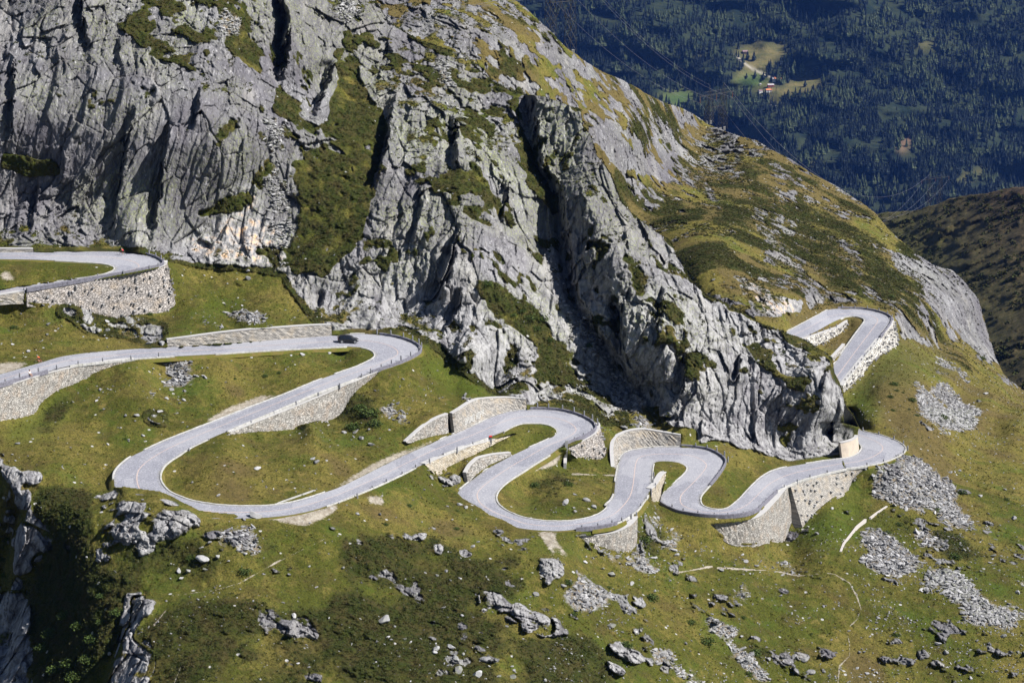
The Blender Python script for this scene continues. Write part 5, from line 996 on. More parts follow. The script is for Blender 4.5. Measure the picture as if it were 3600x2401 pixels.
BOULD={(0,1):'1348,475,20 1320,497,15 1707,300,50 1710,358,60 1638,487,20 1668,540,20 1183,1118,35 1272,1130,30 1147,1180,40 1265,1192,38 1238,1212,30 1105,1270,45 865,1298,40 940,1297,50 930,1335,25 830,1383,30 717,1253,30 986,1435,30 885,1463,20 123,1490,40 87,808,30 198,857,35 248,847,15 146,596,20 1143,945,22 1062,920,20 1415,1035,35 1390,970,20 1430,968,20 2085,880,45 2140,838,35 2203,838,30 2005,882,18 2268,866,30 740,825,18 735,652,45 740,710,40 655,725,25 740,765,25 1030,800,50 1115,803,60 330,672,40 325,740,30 785,690,25 690,1120,30 665,1195,30 400,700,25 10,805,25 1215,1060,60 295,540,40',
(1,1):'390,1215,45 430,1310,40 465,1345,30 190,1395,40 330,1395,20 100,1410,50 20,1415,40 85,1445,30 140,1455,60 265,1455,20 210,1500,50 725,925,25 335,1020,15 940,40,30 1860,980,30 1885,1030,40 2000,1360,40 2165,1330,25 1505,690,20',
(0,2):'1773,95,60 1325,190,25 1505,280,35 597,705,30 1210,565,60 1385,640,35 1500,705,60 1295,805,60 1395,725,110 1230,800,60 1250,850,40 1175,850,20 1415,790,40 1440,605,40 2130,770,28 1995,825,40 1745,1005,22 2025,1110,60 2110,1190,28 1175,1230,25 1690,655,45 1685,445,40 1760,425,100 2250,40,25 2180,50,60 2095,75,20 2155,30,50',
(1,2):'570,240,25 815,345,50 860,362,40 733,355,25 722,800,45 660,830,35 1140,1180,35 835,1107,32 300,1145,110 365,1180,35 700,1055,40 925,962,20 320,1255,35 435,1270,45 475,1290,30 760,1330,80 795,1410,60 735,1450,40 805,1485,95 990,1415,85 1015,1455,28 935,1520,80 995,1540,20 1085,1527,40 1175,1455,28 1190,1480,28 1183,1530,60 1405,1555,40 650,1340,60 640,1360,50 1005,1325,30 840,1375,40 1800,785,45 1865,830,90 1680,740,50 1735,712,30 1640,860,50 1955,1085,45 1860,1180,70 1525,905,55 2000,890,50 940,600,30 905,630,40 820,850,30 1010,858,30 2160,940,35 2295,975,20 2310,690,40 2160,400,25 1610,275,40 1545,330,60 1690,315,60 1600,365,25 1745,365,50 1340,965,50 115,410,35 265,410,35 10,780,40',
(2,2):'925,545,60 1030,370,30 410,690,30 435,735,45 265,795,50 505,765,40 675,970,35 1350,1125,36 1215,1360,35 1250,1355,30 1265,1190,25 970,1045,35 1245,710,40 2140,695,50 1760,745,50 1935,655,40 1290,1250,30 1145,1210,25 880,1500,70 970,1490,40 840,1410,60 770,1400,60 1810,1360,50 1785,1410,30 1755,1305,60 2160,1488,30 2310,1360,40 2205,1250,50 2030,1275,25 1270,1505,35 1200,1470,30 1090,1463,18 500,1440,50 590,1410,60 1940,1500,30 1985,1540,40 2310,950,50 2070,785,25 1905,110,30 2220,240,40 2280,440,50 2050,285,40 1845,120,30 1975,140,20 300,980,30 220,975,25 205,930,30 550,990,20 1575,1280,25 1500,880,20',
(2,1):'210,368,45 2085,1150,45 1625,1135,40 2055,1420,20 1660,560,20 480,655,25 1605,995,15 2040,1200,45 1775,1420,25'}
ZONES=[('on the slope left of the top left wall foot',60,1080),('in the rock cluster below the top left wall',350,1130),('in the turf right of the top left wall',800,1030),('on the grass inside the upper left road loop',230,1240),('around the small scree patch above the descending road',620,1380),('in the hollow left of the big hairpin',380,1480),('on the grass strip below the black car',1080,1240),('beside the wall wedge with the dark end',1350,1500),('at the foot of the central cliff',1950,1320),('on the meadow inside the big left hairpin',950,1640),('in the heather below the big left hairpin',650,1990),('beside the small round scree heap',880,1900),('on the slope below the lower road',1500,1800),('on the knoll inside the lowest bend',2000,1750),('among the heather near the bottom edge, left of centre',1000,2200),('at the bottom edge in the centre',1650,2330),('next to the block outcrop in the centre foreground',1600,2130),('around the bright scree below the lowest bend',2080,2060),('between the curved wall and the footpath',2400,1950),('on the slope above the footpath',2750,1930),('left of the footpath at the lower right',2800,2250),('right of the footpath at the lower right',3100,2200),('by the large scree fan on the right',3300,1750),('on the right picture edge',3520,2050),('in the lower right corner',3400,2330),('on the grass slope below the far right hairpin',3350,1400),('near the pale rock cut on the far right',2520,1000)]
shapes=[rockshape(3,500+t,12,.02) for t in range(9)]
SHM=[[np_mesh('boulder',v*.5,f,M[m]) for v,f in shapes] for m in('boulder','lboulder')]
items=[]
for (i,j),s in BOULD.items():
    for q in s.split():
        x,y,w=map(float,q.split(',')); items.append((1200*i+x/A3,800*j+y/A3,w/A3))
zn={}
for u,v,w in items:
    z=min(range(len(ZONES)),key=lambda k:math.hypot(ZONES[k][1]-u,ZONES[k][2]-v)); zn.setdefault(z,[]).append((u,v,w))
def ordn(k):
    return ORD[k] if k<16 else str(k+1)+('th' if k+1 not in(21,22,23,31,32,33) else {1:'st',2:'nd',3:'rd'}[(k+1)%10])
for z,L in zn.items():
    L.sort()
    for k,(u,v,w) in enumerate(L):
        d=float(bil(D2,u,v)); sz=w*d/F_PX*1.12; P=pt(u,v,d); lichen=(v>1850 and (u<2350 or u>3100)); r=random.Random(int(u*7+v))
        o=link(bpy.data.objects.new('boulder',SHM[1 if lichen and r.random()<.7 else 0][r.randrange(9)])); o.location=(P[0],P[1],P[2]+sz*.12)
        o.scale=(sz,sz*r.uniform(.7,1),sz*r.uniform(.6,.95)); o.rotation_euler=(r.uniform(-.4,.4),r.uniform(-.5,.5),r.uniform(0,6))
        big='large ' if w>24 else ('small ' if w<11 else '')
        tag(o,big+'rock, '+ordn(k)+' from the left '+ZONES[z][0] if len(L)>1 else big+'rock '+ZONES[z][0],'boulder','boulders lying on the slopes')
print('rocks',round(time.time()-T0,1),len(items))
# ------------------------------------------------------------------ heather, grass and bushes
def leafclump(nq,r,size,seed,flat=.6):
    rr=np.random.default_rng(seed); v=[];f=[]
    for k in range(nq):
        c=rr.normal(size=3); c/=np.linalg.norm(c); c*=r*rr.uniform(.3,1); c[2]=abs(c[2])*flat; a=rr.normal(size=3); a/=np.linalg.norm(a); b=np.cross(a,rr.normal(size=3)); b/=np.linalg.norm(b)
        s=size*rr.uniform(.6,1.3); n=len(v); v+=[c-a*s*.5,c+b*s*.35,c+a*s*.5,c-b*s*.35]; f.append((n,n+1,n+2,n+3))
    return np.array(v),np.array(f)
def clump_stuff(name,label,w,n,nq,r,size,smin,smax,mat,seed,flat=.6):
    P,j,i=scatter(w,n); V_=[];F_=[];off=0
    for t in range(4):
        tv,tf=leafclump(nq,r,size,seed*7+t,flat); m=np.arange(n)%4==t; k=m.sum(); s=rng.uniform(smin,smax,k)[:,None]*np.ones(3)
        vv,ff=multi(tv,tf,P[m],rotz(rng.uniform(0,6.28,k)),s); V_.append(vv); F_.append(ff+off); off+=len(vv)
    o=link(bpy.data.objects.new(name,np_mesh(name,np.concatenate(V_),np.concatenate(F_),mat))); return tag(o,label,name.replace('_',' '),kind='stuff')
hw=np.clip(scr*1.3-.25,0,1)*(1-rk2)*(1-np.clip(flat*1.5,0,1))*(1-np.clip(dirt*2,0,1))*(1-scw)
clump_stuff('heather','low dark green heather and alpenrose carpet',hw*np.where(VV>700,1,.8),52000,12,.40,.22,.5,1.25,M['heath'],1)
gw=(1-np.clip(scr,0,1))*(1-rk2)*(1-np.clip(flat*1.2,0,1))*(1-np.clip(dirt*2,0,1))*(1-scw)*(.3+np.clip(fbm(base,5,3,191)*2+.4,0,1))
clump_stuff('grass_tufts','tussocks of olive and straw coloured mountain grass',gw*np.where(VV>900,1,.5),26000,9,.30,.20,.5,1.2,M['grass'],2,.8)
clump_stuff('ledge_plants','brown green plants growing on the cliff ledges',np.clip(rk-rk2,0,1)*(rockS>.3),9000,7,.4,.38,.6,1.4,M['heath'],3)
BUSH={(0,1):'95,675,60 1920,990,40 1615,1035,30 1825,1010,50 860,1445,40 700,1250,30 1030,585,50',
(1,1):'190,1250,150 130,1220,90 90,1350,120 230,1330,110 1000,370,90 1290,600,110 1380,610,90 1430,760,80 1340,680,80 1240,560,70 1180,590,60 1700,800,60',
(2,1):'1455,1065,70 1475,1115,40 1430,1155,50 1515,1130,30 1575,1175,70 1445,1250,40 1560,1245,30 1610,1285,40 1780,1290,90 1435,465,60 2060,890,60',
(2,2):'1490,465,60 1410,520,60 1925,240,60 1755,365,60 1880,680,90 1500,565,25 165,1260,110 55,1135,70 500,1340,90 415,1105,50 455,1490,70 1470,1225,60 885,1220,30 2230,295,50',
(1,2):'305,465,45 790,495,50 795,375,35 465,335,50 1330,190,80 1560,185,80 1560,860,80 1840,900,50 2130,960,110 2090,560,100 1600,1080,60 1960,1290,100',
(0,2):'1320,690,80 1680,780,110 450,1080,120 350,1200,120 550,1150,120 640,1240,120 300,1300,120 480,1400,140 600,1380,120 380,1450,120 520,1500,140 800,1060,100 700,1130,80 20,700,80 30,810,80 60,560,60 700,950,80'}
BZ=[('on the slope under the top left wall',100,1150),('on the meadow between the left roads',800,1350),('in the gully right of the long descending wall',1300,1450),('in the green patch of the central cliff',1850,1150),('on the grass slope right of the buttress',3180,1400),('on the ridge behind the far right hairpin',3250,1100),('among the scree on the right',3250,1850),('on the lower right slope',2700,2250),('below the lower road',1550,1830),('around the lowest bend',2080,1780),('near the bright scree in the centre foreground',2150,2100),('in the heather at the lower left',750,1980),('in the steep alder thicket at the lower left',250,2250)]
BM=[]
for t in range(4):
    v1,f1_=leafclump(420,1.0,.22,900+t,.85); BM.append(np_mesh('bush',v1*.5,f1_,M['bush']))
bz={}
for (i,j),s in BUSH.items():
    for q in s.split():
        x,y,w=map(float,q.split(',')); u=1200*i+x/A3; v=800*j+y/A3; z=min(range(len(BZ)),key=lambda k:math.hypot(BZ[k][1]-u,BZ[k][2]-v)); bz.setdefault(z,[]).append((u,v,w/A3))
for z,L in bz.items():
    L.sort()
    for k,(u,v,w) in enumerate(L):
        d=float(bil(D2,u,v+w*.25)); sz=w*d/F_PX*1.15; P=pt(u,v+w*.25,d); o=link(bpy.data.objects.new('bush',BM[int(u)%4])); o.location=P-np.array([0,0,.1]); o.scale=(sz,sz,sz*.75); o.rotation_euler=(0,0,u)
        tag(o,'dark green bush, '+ordn(k)+' from the left '+BZ[z][0] if len(L)>1 else 'dark green bush '+BZ[z][0],'bush','bushes on the slopes')
print('plants',round(time.time()-T0,1))
# ------------------------------------------------------------------ far valley slope, forest, far hill
def dfar(u,v): 
    u=np.asarray(u,float); v=np.asarray(v,float)
    q=np.stack([u*.7,v*2.0,u*0],-1); return 4480+(760-v)*.95+fbm(q,260,3,301)*130+fbm(q,80,2,305)*38
fu=np.arange(1500,4400,11.); fv=np.arange(-260,1050,9.); FU,FV=np.meshgrid(fu,fv); FP=pt(FU,FV,dfar(FU,FV))
CLR=[c3(2,0,[(340,370),(440,320),(520,285),(620,300),(700,320),(700,390),(640,420),(590,460),(565,520),(600,560),(680,590),(760,545),(940,525),(960,590),(890,620),(880,640),(830,640),(760,640),(700,680),(660,690),(650,725),(610,705),(560,640),(450,610),(400,600),(320,580),(430,450),(420,400)]),
c3(1,0,[(2180,655),(2280,640),(2445,622),(2440,660),(2380,720),(2351,750),(2250,712)]),c3(2,0,[(90,395),(150,375),(160,410),(110,415)]),c3(2,0,[(1630,300),(1690,285),(1745,295),(1730,330),(1640,345)]),
c3(2,0,[(860,1135),(930,1120),(940,1140),(880,1150)]),c3(2,0,[(1950,420),(2010,430),(2000,445),(1950,440)]),c3(2,0,[(1880,1230),(2000,1180),(2150,1160),(2050,1200),(1920,1260)]),c3(1,0,[(2060,430),(2130,418),(2140,432),(2070,440)])]
LSL=c3(2,0,[(1490,1000),(1530,960),(1575,940),(1570,975),(1530,1010),(1500,1070),(1500,1030)])
clr=np.zeros(FU.shape)
for p in CLR: clr[inpoly(p,FU,FV)]=1
clr=blur(clr,1); gr=np.zeros(FU.shape); gr[inpoly(c3(2,0,[(320,582),(430,520),(520,510),(590,540),(580,590),(450,610)]),FU,FV)]=1; gr[inpoly(CLR[1],FU,FV)]=1; gr=blur(gr,1); ls=np.zeros(FU.shape); ls[inpoly(LSL,FU,FV)]=1; ls=blur(ls,1)
pth=np.zeros(FU.shape); 
for a,b in zip(c3(2,0,[(370,385),(440,450),(500,485),(560,510)]),c3(2,0,[(440,450),(500,485),(560,510),(640,545)])):
    t=np.clip(((FU-a[0])*(b[0]-a[0])+(FV-a[1])*(b[1]-a[1]))/((b[0]-a[0])**2+(b[1]-a[1])**2),0,1); pth=np.maximum(pth,np.clip(1.3-np.hypot(FU-a[0]-t*(b[0]-a[0]),FV-a[1]-t*(b[1]-a[1]))/5,0,1))
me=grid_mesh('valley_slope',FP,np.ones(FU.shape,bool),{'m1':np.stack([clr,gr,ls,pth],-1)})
def far_mat():
    k=NT('valley_ground',.95,.1); a=k.n('VertexColor',layer_name='m1'); s=k.n('SeparateColor'); k.l(a.outputs[0],s.inputs[0])
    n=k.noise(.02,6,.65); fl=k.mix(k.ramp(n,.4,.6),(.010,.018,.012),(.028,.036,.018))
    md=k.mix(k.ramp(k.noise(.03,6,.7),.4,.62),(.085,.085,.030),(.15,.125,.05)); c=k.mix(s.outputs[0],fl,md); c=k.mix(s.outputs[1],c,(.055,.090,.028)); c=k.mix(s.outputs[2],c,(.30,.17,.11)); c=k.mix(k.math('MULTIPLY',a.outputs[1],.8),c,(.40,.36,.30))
    return k.done(c,k.bump(k.noise(.05,5,.7),6,.7))
M['far']=far_mat(); me.materials.append(M['far']); tag(link(bpy.data.objects.new('valley_slope',me)),'opposite side of the valley with forest floor and alpine meadow',kind='structure')
def spruce(seed,tiers=6,k=7,w=.19,trunk=True):
    r=np.random.default_rng(seed); v=[];f=[]
    for t in range(tiers):
        z0=.05+.88*t/tiers; z1=min(1.0,z0+.95/tiers*1.75); rad=w*(1-t/tiers)**.85*r.uniform(.85,1.15)+.012; n=len(v); v.append((r.normal()*.004,r.normal()*.004,z1))
        for i in range(k*2):
            a=math.pi*i/k+r.uniform(-.15,.15)+t; q=rad*(r.uniform(.85,1.2) if i%2==0 else r.uniform(.45,.7)); v.append((q*math.cos(a),q*math.sin(a),z0+(.0 if i%2==0 else .03)+r.uniform(-.012,.012)))
        for i in range(k*2): f.append((n,n+1+i,n+1+(i+1)%(k*2)))
    return np.array(v),np.array(f)
def trees_pos(n):
    u=rng.uniform(1560,4250,n*3); v=rng.uniform(-200,960,n*3); P=pt(u,v,dfar(u,v)); q=np.stack([u*.7,v*2,u*0],-1)
    bad=np.zeros(n*3,bool)
    for p in CLR+[LSL]: bad|=inpoly(p,u,v)
    # keep trees off the pixels where the near ridge hides them for good
    vs_=np.interp(u,sp[:,0],sp[:,1]); bad|=v>np.minimum(vs_+70,900); bad|=(fbm(q,60,2,333)>.40); 
    bad|=rng.uniform(0,1,n*3)<np.clip((300-v)/900,0,.25)
    k=np.where(~bad)[0][:n]; return u[k],v[k],P[k]
tu_,tv_,tp_=trees_pos(17000); n=len(tu_); hh=rng.uniform(15,31,n)*np.where(fbm(np.stack([tu_*.7,tv_*2,tu_*0],-1),50,2,351)>.1,.75,1)
gap=(dfar(tu_,tv_)<1e9)
vis_=(tv_<np.interp(tu_,sp[:,0],sp[:,1])-8)&(tu_>1880)&(tu_<3590)&(tv_>25)
score=np.where(vis_,hh*(4480/tp_[:,1]),0); order=np.argsort(-score); ind=order[:296]; rest=order[296:]
tpl=[spruce(s,tiers=6,k=5,w=[.15,.19,.17,.24][s]) for s in range(4)]
def forest(name,label,sel,mat,wd=1.0):
    V_=[];F_=[];off=0
    for t in range(4):
        m=sel[np.arange(len(sel))%4==t]; tv,tf=tpl[t]; vv,ff=multi(tv,tf,tp_[m]-np.array([0,0,.8]),rotz(rng.uniform(0,6.28,len(m))),np.stack([hh[m]*wd,hh[m]*wd,hh[m]],-1)); V_.append(vv); F_.append(ff+off); off+=len(vv)
    return tag(link(bpy.data.objects.new(name,np_mesh(name,np.concatenate(V_),np.concatenate(F_),mat))),label,'forest',kind='stuff')
dec=rest[(fbm(np.stack([tu_[rest]*.7,tv_[rest]*2,tu_[rest]*0],-1),45,2,371)>.24)]; con=np.setdiff1d(rest,dec)
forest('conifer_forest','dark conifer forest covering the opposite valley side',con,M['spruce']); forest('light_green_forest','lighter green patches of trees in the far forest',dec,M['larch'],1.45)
tm=[np_mesh('spruce_tree',tpl[t][0],tpl[t][1],M['spruce']) for t in range(4)]
tv0=[];tf0=[]; bar(tv0,tf0,(0,0,-.05),(0,0,.9),(.012,.004),5); tk=np_mesh('trunk',np.array(tv0),np.array([q for q in tf0 if len(q)==4]),M['bark'])
for c,i in enumerate(ind):
    o=empty('spruce_tree',tp_[i]-np.array([0,0,.5]),float(rng.uniform(0,6))); h=float(hh[i])*1.03; o.scale=(h,h,h); tag(o,'tall dark spruce of the forest on the opposite valley side','tree','spruces on the far valley side')
    a=link(bpy.data.objects.new('crown',tm[c%4]),o); b=link(bpy.data.objects.new('trunk',tk),o)
# named meadow trees
for u,v,h,l in [(2654,268,20,'round dark tree left of the farmhouse'),(2683,275,22,'dark tree right of the farmhouse'),(2624,270,15,'small conifer at the left of the farmhouse in the meadow'),(2830,300,20,'lone conifer in the right part of the far meadow'),(2760,285,18,'tree at the wood edge right of the farm'),(2770,287,20,'second tree at the wood edge right of the farm'),(2628,204,24,'conifer beside the upper alpine hut'),(2650,208,26,'taller conifer right of the upper alpine hut')]:
    o=empty('meadow_tree',pt(u,v+6,float(dfar(u,v+6)))); o.scale=(h*1.3,h*1.3,h); tag(o,l,'tree'); link(bpy.data.objects.new('crown',tm[3]),o); link(bpy.data.objects.new('trunk',tk),o)
# farm houses
def house(label,u,v,w,dp,h,rz,wallc,roofc):
    e=empty('farm_house',pt(u,v,float(dfar(u,v))),rz); tag(e,label,'house'); vv=[];ff=[]; box(vv,ff,(0,0,h/2-1),(w,dp,h+2)); n=len(vv); mesh('wall',vv,ff,M[wallc],e)
    vv=[(-w/2-.5,-dp/2-.6,h-.2),(w/2+.5,-dp/2-.6,h-.2),(w/2+.5,0,h+dp*.33),(-w/2-.5,0,h+dp*.33),(-w/2-.5,dp/2+.6,h-.2),(w/2+.5,dp/2+.6,h-.2)]; ff=[(0,1,2,3),(3,2,5,4),(0,3,4),(1,5,2),(0,4,5,1)]; mesh('roof',vv,ff,M[roofc],e)
    vv=[];ff=[]; box(vv,ff,(-w/4,-dp/2-.05,h*.5),(1.4,.12,1.6)); mesh('window',vv,ff,M['dark'],e); vv=[];ff=[]; box(vv,ff,(w/5,-dp/2-.05,h*.3),(1.3,.12,2.4)); mesh('door',vv,ff,M['bark'],e)
M['orange']=simple('orange_tiles',(.60,.22,.10),.8,.2,var=.25,scale=1); M['hroof']=simple('grey_slab_roof',(.40,.37,.38),.8,.2,var=.2,scale=1); M['rwood']=simple('red_wood',(.30,.07,.06),.8,.2,var=.3); M['roofp']=simple('brown_roof',(.23,.16,.17),.8,.2,var=.2)
house('white farmhouse with orange roof, topmost in the far meadow',2733,286,17,12,7,.15,'white','orange'); house('white annex directly left of the orange roofed farmhouse',2722,287,10,9,7,.1,'white','hroof')
house('red walled barn with a pale roof in the far meadow',2709,306,16,9,5,.1,'rwood','hroof'); house('small house with orange roof lowest in the meadow farm',2703,323,15,9,4.5,.1,'white','orange'); house('white shed with dark roof at the lower left of the far meadow',2673,327,9,8,5,.3,'white','roofp')
house('brown alpine hut at the upper left of the far meadow',2619,190,14,10,6,.2,'bark','roofp'); house('tiny white hut in the middle of the far meadow',2673,300,4,4,3,.2,'white','hroof')
# brown hill behind on the right
HT=[(2900,760)]+c3(2,0,[(1250,1500),(1340,1475),(1400,1465),(1530,1460),(1580,1450),(1700,1420),(1800,1385),(1900,1355),(2080,1330),(2200,1305),(2351,1288)])+[(3800,640),(4200,600)]
ht=np.array(HT); hu=np.arange(2950,4200,5.); nvh=190; t=np.linspace(0,1,nvh)[:,None]; top=np.interp(hu,ht[:,0],ht[:,1])+fbm(np.stack([hu/20,hu*0,hu*0],-1),1.5,3,401)*5
HV=top[None]*(1-t)+(1750)*t; HU=np.repeat(hu[None],nvh,0); top0=np.interp(hu,ht[:,0],ht[:,1]); dd_=1500-(HV-top0[None])*.62-(HU-3300)*.25
HB=pt(HU,HV,dd_); dd_=dd_-fbm(HB,60,4,411)*26-fbm(HB,9,4,415)*8; HP=pt(HU,HV,dd_)
bk_=np.array([HP[0]+np.array([0,12.,-9.])*k for k in range(8,0,-1)]); HP=np.concatenate([bk_,HP])
me=grid_mesh('hill',HP,np.ones(HP.shape[:2],bool),{'m1':np.zeros(HP.shape[:2]+(4,))})
k=NT('brown_heath_hill',.95,.1); n1_=k.noise(.12,6,.75); n2_=k.noise(.45,5,.8); c=k.mix(k.ramp(n1_,.4,.6),(.035,.026,.018),(.10,.068,.04)); c=k.mix(k.ramp(n2_,.45,.62,0,.9),c,(.014,.018,.008)); c=k.mix(k.ramp(k.noise(.9,4,.8),.66,.74,0,.8),c,(.30,.26,.22)); gz=k.n('SeparateXYZ'); k.l(k.pos(),gz.inputs[0]); c=k.mix(k.ramp(gz.outputs[2],-120,-60,.7,0),c,(.085,.09,.025)); M['hill']=k.done(c,k.bump(k.noise(.35,6,.8),1.6,.9))
me.materials.append(M['hill']); tag(link(bpy.data.objects.new('hill',me)),'brown heath covered hill behind the ridge on the right',kind='structure')
_h=HP[8:]; nn=7000; jj=rng.integers(2,nvh-2,nn); ii=rng.integers(2,len(hu)-2,nn); P_=_h[jj,ii]+rng.normal(0,1.2,(nn,3))*[1,1,.1]; ok=fbm(P_,30,3,421)+rng.uniform(-.2,.2,nn)>-.05; P_=P_[ok]; nn=len(P_)
tv,tf=leafclump(26,1.0,.7,77,.7); s_=rng.uniform(.9,2.6,nn)[:,None]*np.ones(3); vv,ff=multi(tv,tf,P_,rotz(rng.uniform(0,6,nn)),s_); tag(link(bpy.data.objects.new('hill_shrubs',np_mesh('hill_shrubs',vv,ff,M['heath']))),'dark juniper and alpenrose shrubs covering the brown hill','shrubs',kind='stuff')
# ------------------------------------------------------------------ pylons and lines
def pylon(label,u0,u1,vb0,vb1,vt,d,sgn=1,headv=None):
    """two lattice towers with crossed bracing and a beam; base pixels of both towers, beam height pixel"""
    A=pt(u0,vb0,d); Bp=pt(u1,vb1,d+8); e=empty('pylon',(A+Bp)/2); tag(e,label,'pylon'); org=(A+Bp)/2; top=pt((u0+u1)/2,vt,d)[2]
    ax=Bp-A; ax[2]=0; W_=np.linalg.norm(ax); ax/=W_; ay=np.array([-ax[1],ax[0],0.]); s=1.15; names=[]
    def lattice(base,top_z,s0,s1,n):
        v=[];f=[]
        def cr_(k,t): z=base[2]+(top_z-base[2])*t; w=s0*(1-t)+s1*t; return np.array([base[0],base[1],z])+ax*w*(1 if k in(1,2) else -1)+ay*w*(1 if k in(2,3) else -1)
        for k in range(4):
            bar(v,f,cr_(k,-.02)-org,cr_(k,1)-org,.10)
        for j in range(n):
            for k in range(4):
                a,b=cr_(k,j/n),cr_((k+1)%4,(j+1)/n); bar(v,f,a-org,b-org,.05); bar(v,f,cr_((k+1)%4,j/n)-org,cr_(k,(j+1)/n)-org,.05); bar(v,f,cr_(k,(j+1)/n)-org,cr_((k+1)%4,(j+1)/n)-org,.045)
        return v,f
    for b in(A,Bp): v,f=lattice(b,top,s*1.3,s*.8,7); mesh('lattice_leg',v,f,M['steel'],e)
    v,f=[],[]; h=top-max(A[2],Bp[2]); lo=max(A[2],Bp[2])+h*.08; md=lo+h*.45
    for p,q in (((A,lo),(Bp,md+h*.42)),((Bp,lo),(A,md+h*.42)),((A,md),(Bp,md))):
        a=np.array([p[0][0],p[0][1],p[1]]); b=np.array([q[0][0],q[0][1],q[1]])
        for o_ in(-.5,.5): bar(v,f,a+ay*o_-org,b+ay*o_-org,.09)
    mesh('cross_brace',v,f,M['steel'],e)
    # beam
    v,f=[],[]; a=A.copy(); b=Bp.copy(); a[2]=b[2]=top; a=a-ax*W_*.72; b=b+ax*W_*.72; n=14
    for z_,yy in ((0,-.6),(0,.6),(1.5,0)):
        aa=a.copy()+ay*yy; bb=b.copy()+ay*yy; 
        if z_: aa=a+ax*W_*.35; bb=b-ax*W_*.35; aa[2]+=z_; bb[2]+=z_
        bar(v,f,aa-org,bb-org,.10)
    for k in range(n):
        p=a+(b-a)*k/n; q=a+(b-a)*(k+1)/n; m_=(p+q)/2+np.array([0,0,1.5 if 2<k<n-3 else .5]); bar(v,f,p-org+ay*.6,m_-org,.05); bar(v,f,m_-org,q-org-ay*.6,.05)
    for c_,dx in ((A,0),(Bp,0)):
        p=c_.copy(); p[2]=top; bar(v,f,p-org-ax*.8,p-org+np.array([0,0,4.2]),.08); bar(v,f,p-org+ax*.8,p-org+np.array([0,0,4.2]),.08)
    mesh('cross_beam',v,f,M['steel'],e)
    att=[]
    for q in (a+ax*.6,(a+b)/2,b-ax*.6):
        v,f=[],[]; bar(v,f,q-org,q-org+np.array([0,0,-2.6]),.16,6); mesh('insulator',v,f,M['insul'],e); att.append(q+np.array([0,0,-2.6]))
    for c_ in(A,Bp):
        for k in(-1,1): v,f=[],[]; box(v,f,c_-org+ax*k*1.4+np.array([0,0,-.2]),(.9,.9,1.4)); mesh('concrete_footing',v,f,M['kerb'],e)
    return att,[np.array([A[0],A[1],top+4.2]),np.array([Bp[0],Bp[1],top+4.2])]
a1,g1_=pylon('nearer lattice pylon cut by the top picture edge, on the grassy ridge',1935,2005,124,182,-95,640)
a2,g2_=pylon('lattice pylon with crossed bracing on the middle of the ridge',2492,2540,430,452,332,790)
a3,g3_=pylon('distant dark pylon behind the brown hill on the right',3262,3302,745,745,625,1560)
e4=pt(2718,368,4560)
a4,g4_=pylon('small pale pylon standing in front of the far meadow farm',2710,2727,370,372,305,4440)
def wire(label,a,b,sag,r=.055):
    v=[];f=[]; n=26; P=[a+(b-a)*t+np.array([0,0,-sag*4*t*(1-t)]) for t in np.linspace(0,1,n)]
    for p,q in zip(P[:-1],P[1:]): bar(v,f,p,q,r,4)
    tag(mesh('power_line',v,f,M['wire']),label,'cable','power lines of the pylons')
for k,w in enumerate(('left','middle','right')):
    wire(w+' conductor sagging from the ridge pylon to the distant right pylon',a2[k],a3[k],[45,43,41][k],.045)
    off=pt(1500,[18,24,30][k],560+k*6); wire(w+' conductor running left from the top pylon above the cliff',a1[k],off,3,.035)
    wire(w+' conductor between the top pylon and the ridge pylon',a1[k],a2[k],6,.03)
wire('earth wire between the top pylon and the ridge pylon',g1_[1],g2_[0],5,.025); wire('earth wire from the ridge pylon to the distant right pylon',g2_[1],g3_[0],32,.05)
print('far',round(time.time()-T0,1))
# ------------------------------------------------------------------ haze
hz=NT('air_haze'); hz.t.nodes.remove(hz.b); pv=hz.n('VolumePrincipled'); pv.inputs['Color'].default_value=(.10,.28,1.0,1); pv.inputs['Density'].default_value=1.5e-5; pv.inputs['Anisotropy'].default_value=.1
hz.l(pv.outputs[0],hz.t.nodes['Material Output'].inputs['Volume'])
allmin=min(float(FP[...,2].min()),float(HP[...,2].min()),float(XYZ[...,2].min())); topz=max(230.,float(XYZ[...,2].max())+10,float(FP[...,2].max())+40)
v=[];f=[]; box(v,f,(0,3000,(allmin-5+topz)/2),(5200,6800,topz-allmin+5)); ho=mesh('haze',v,f,hz.m); tag(ho,'thin blue haze filling the valley air',kind='stuff')
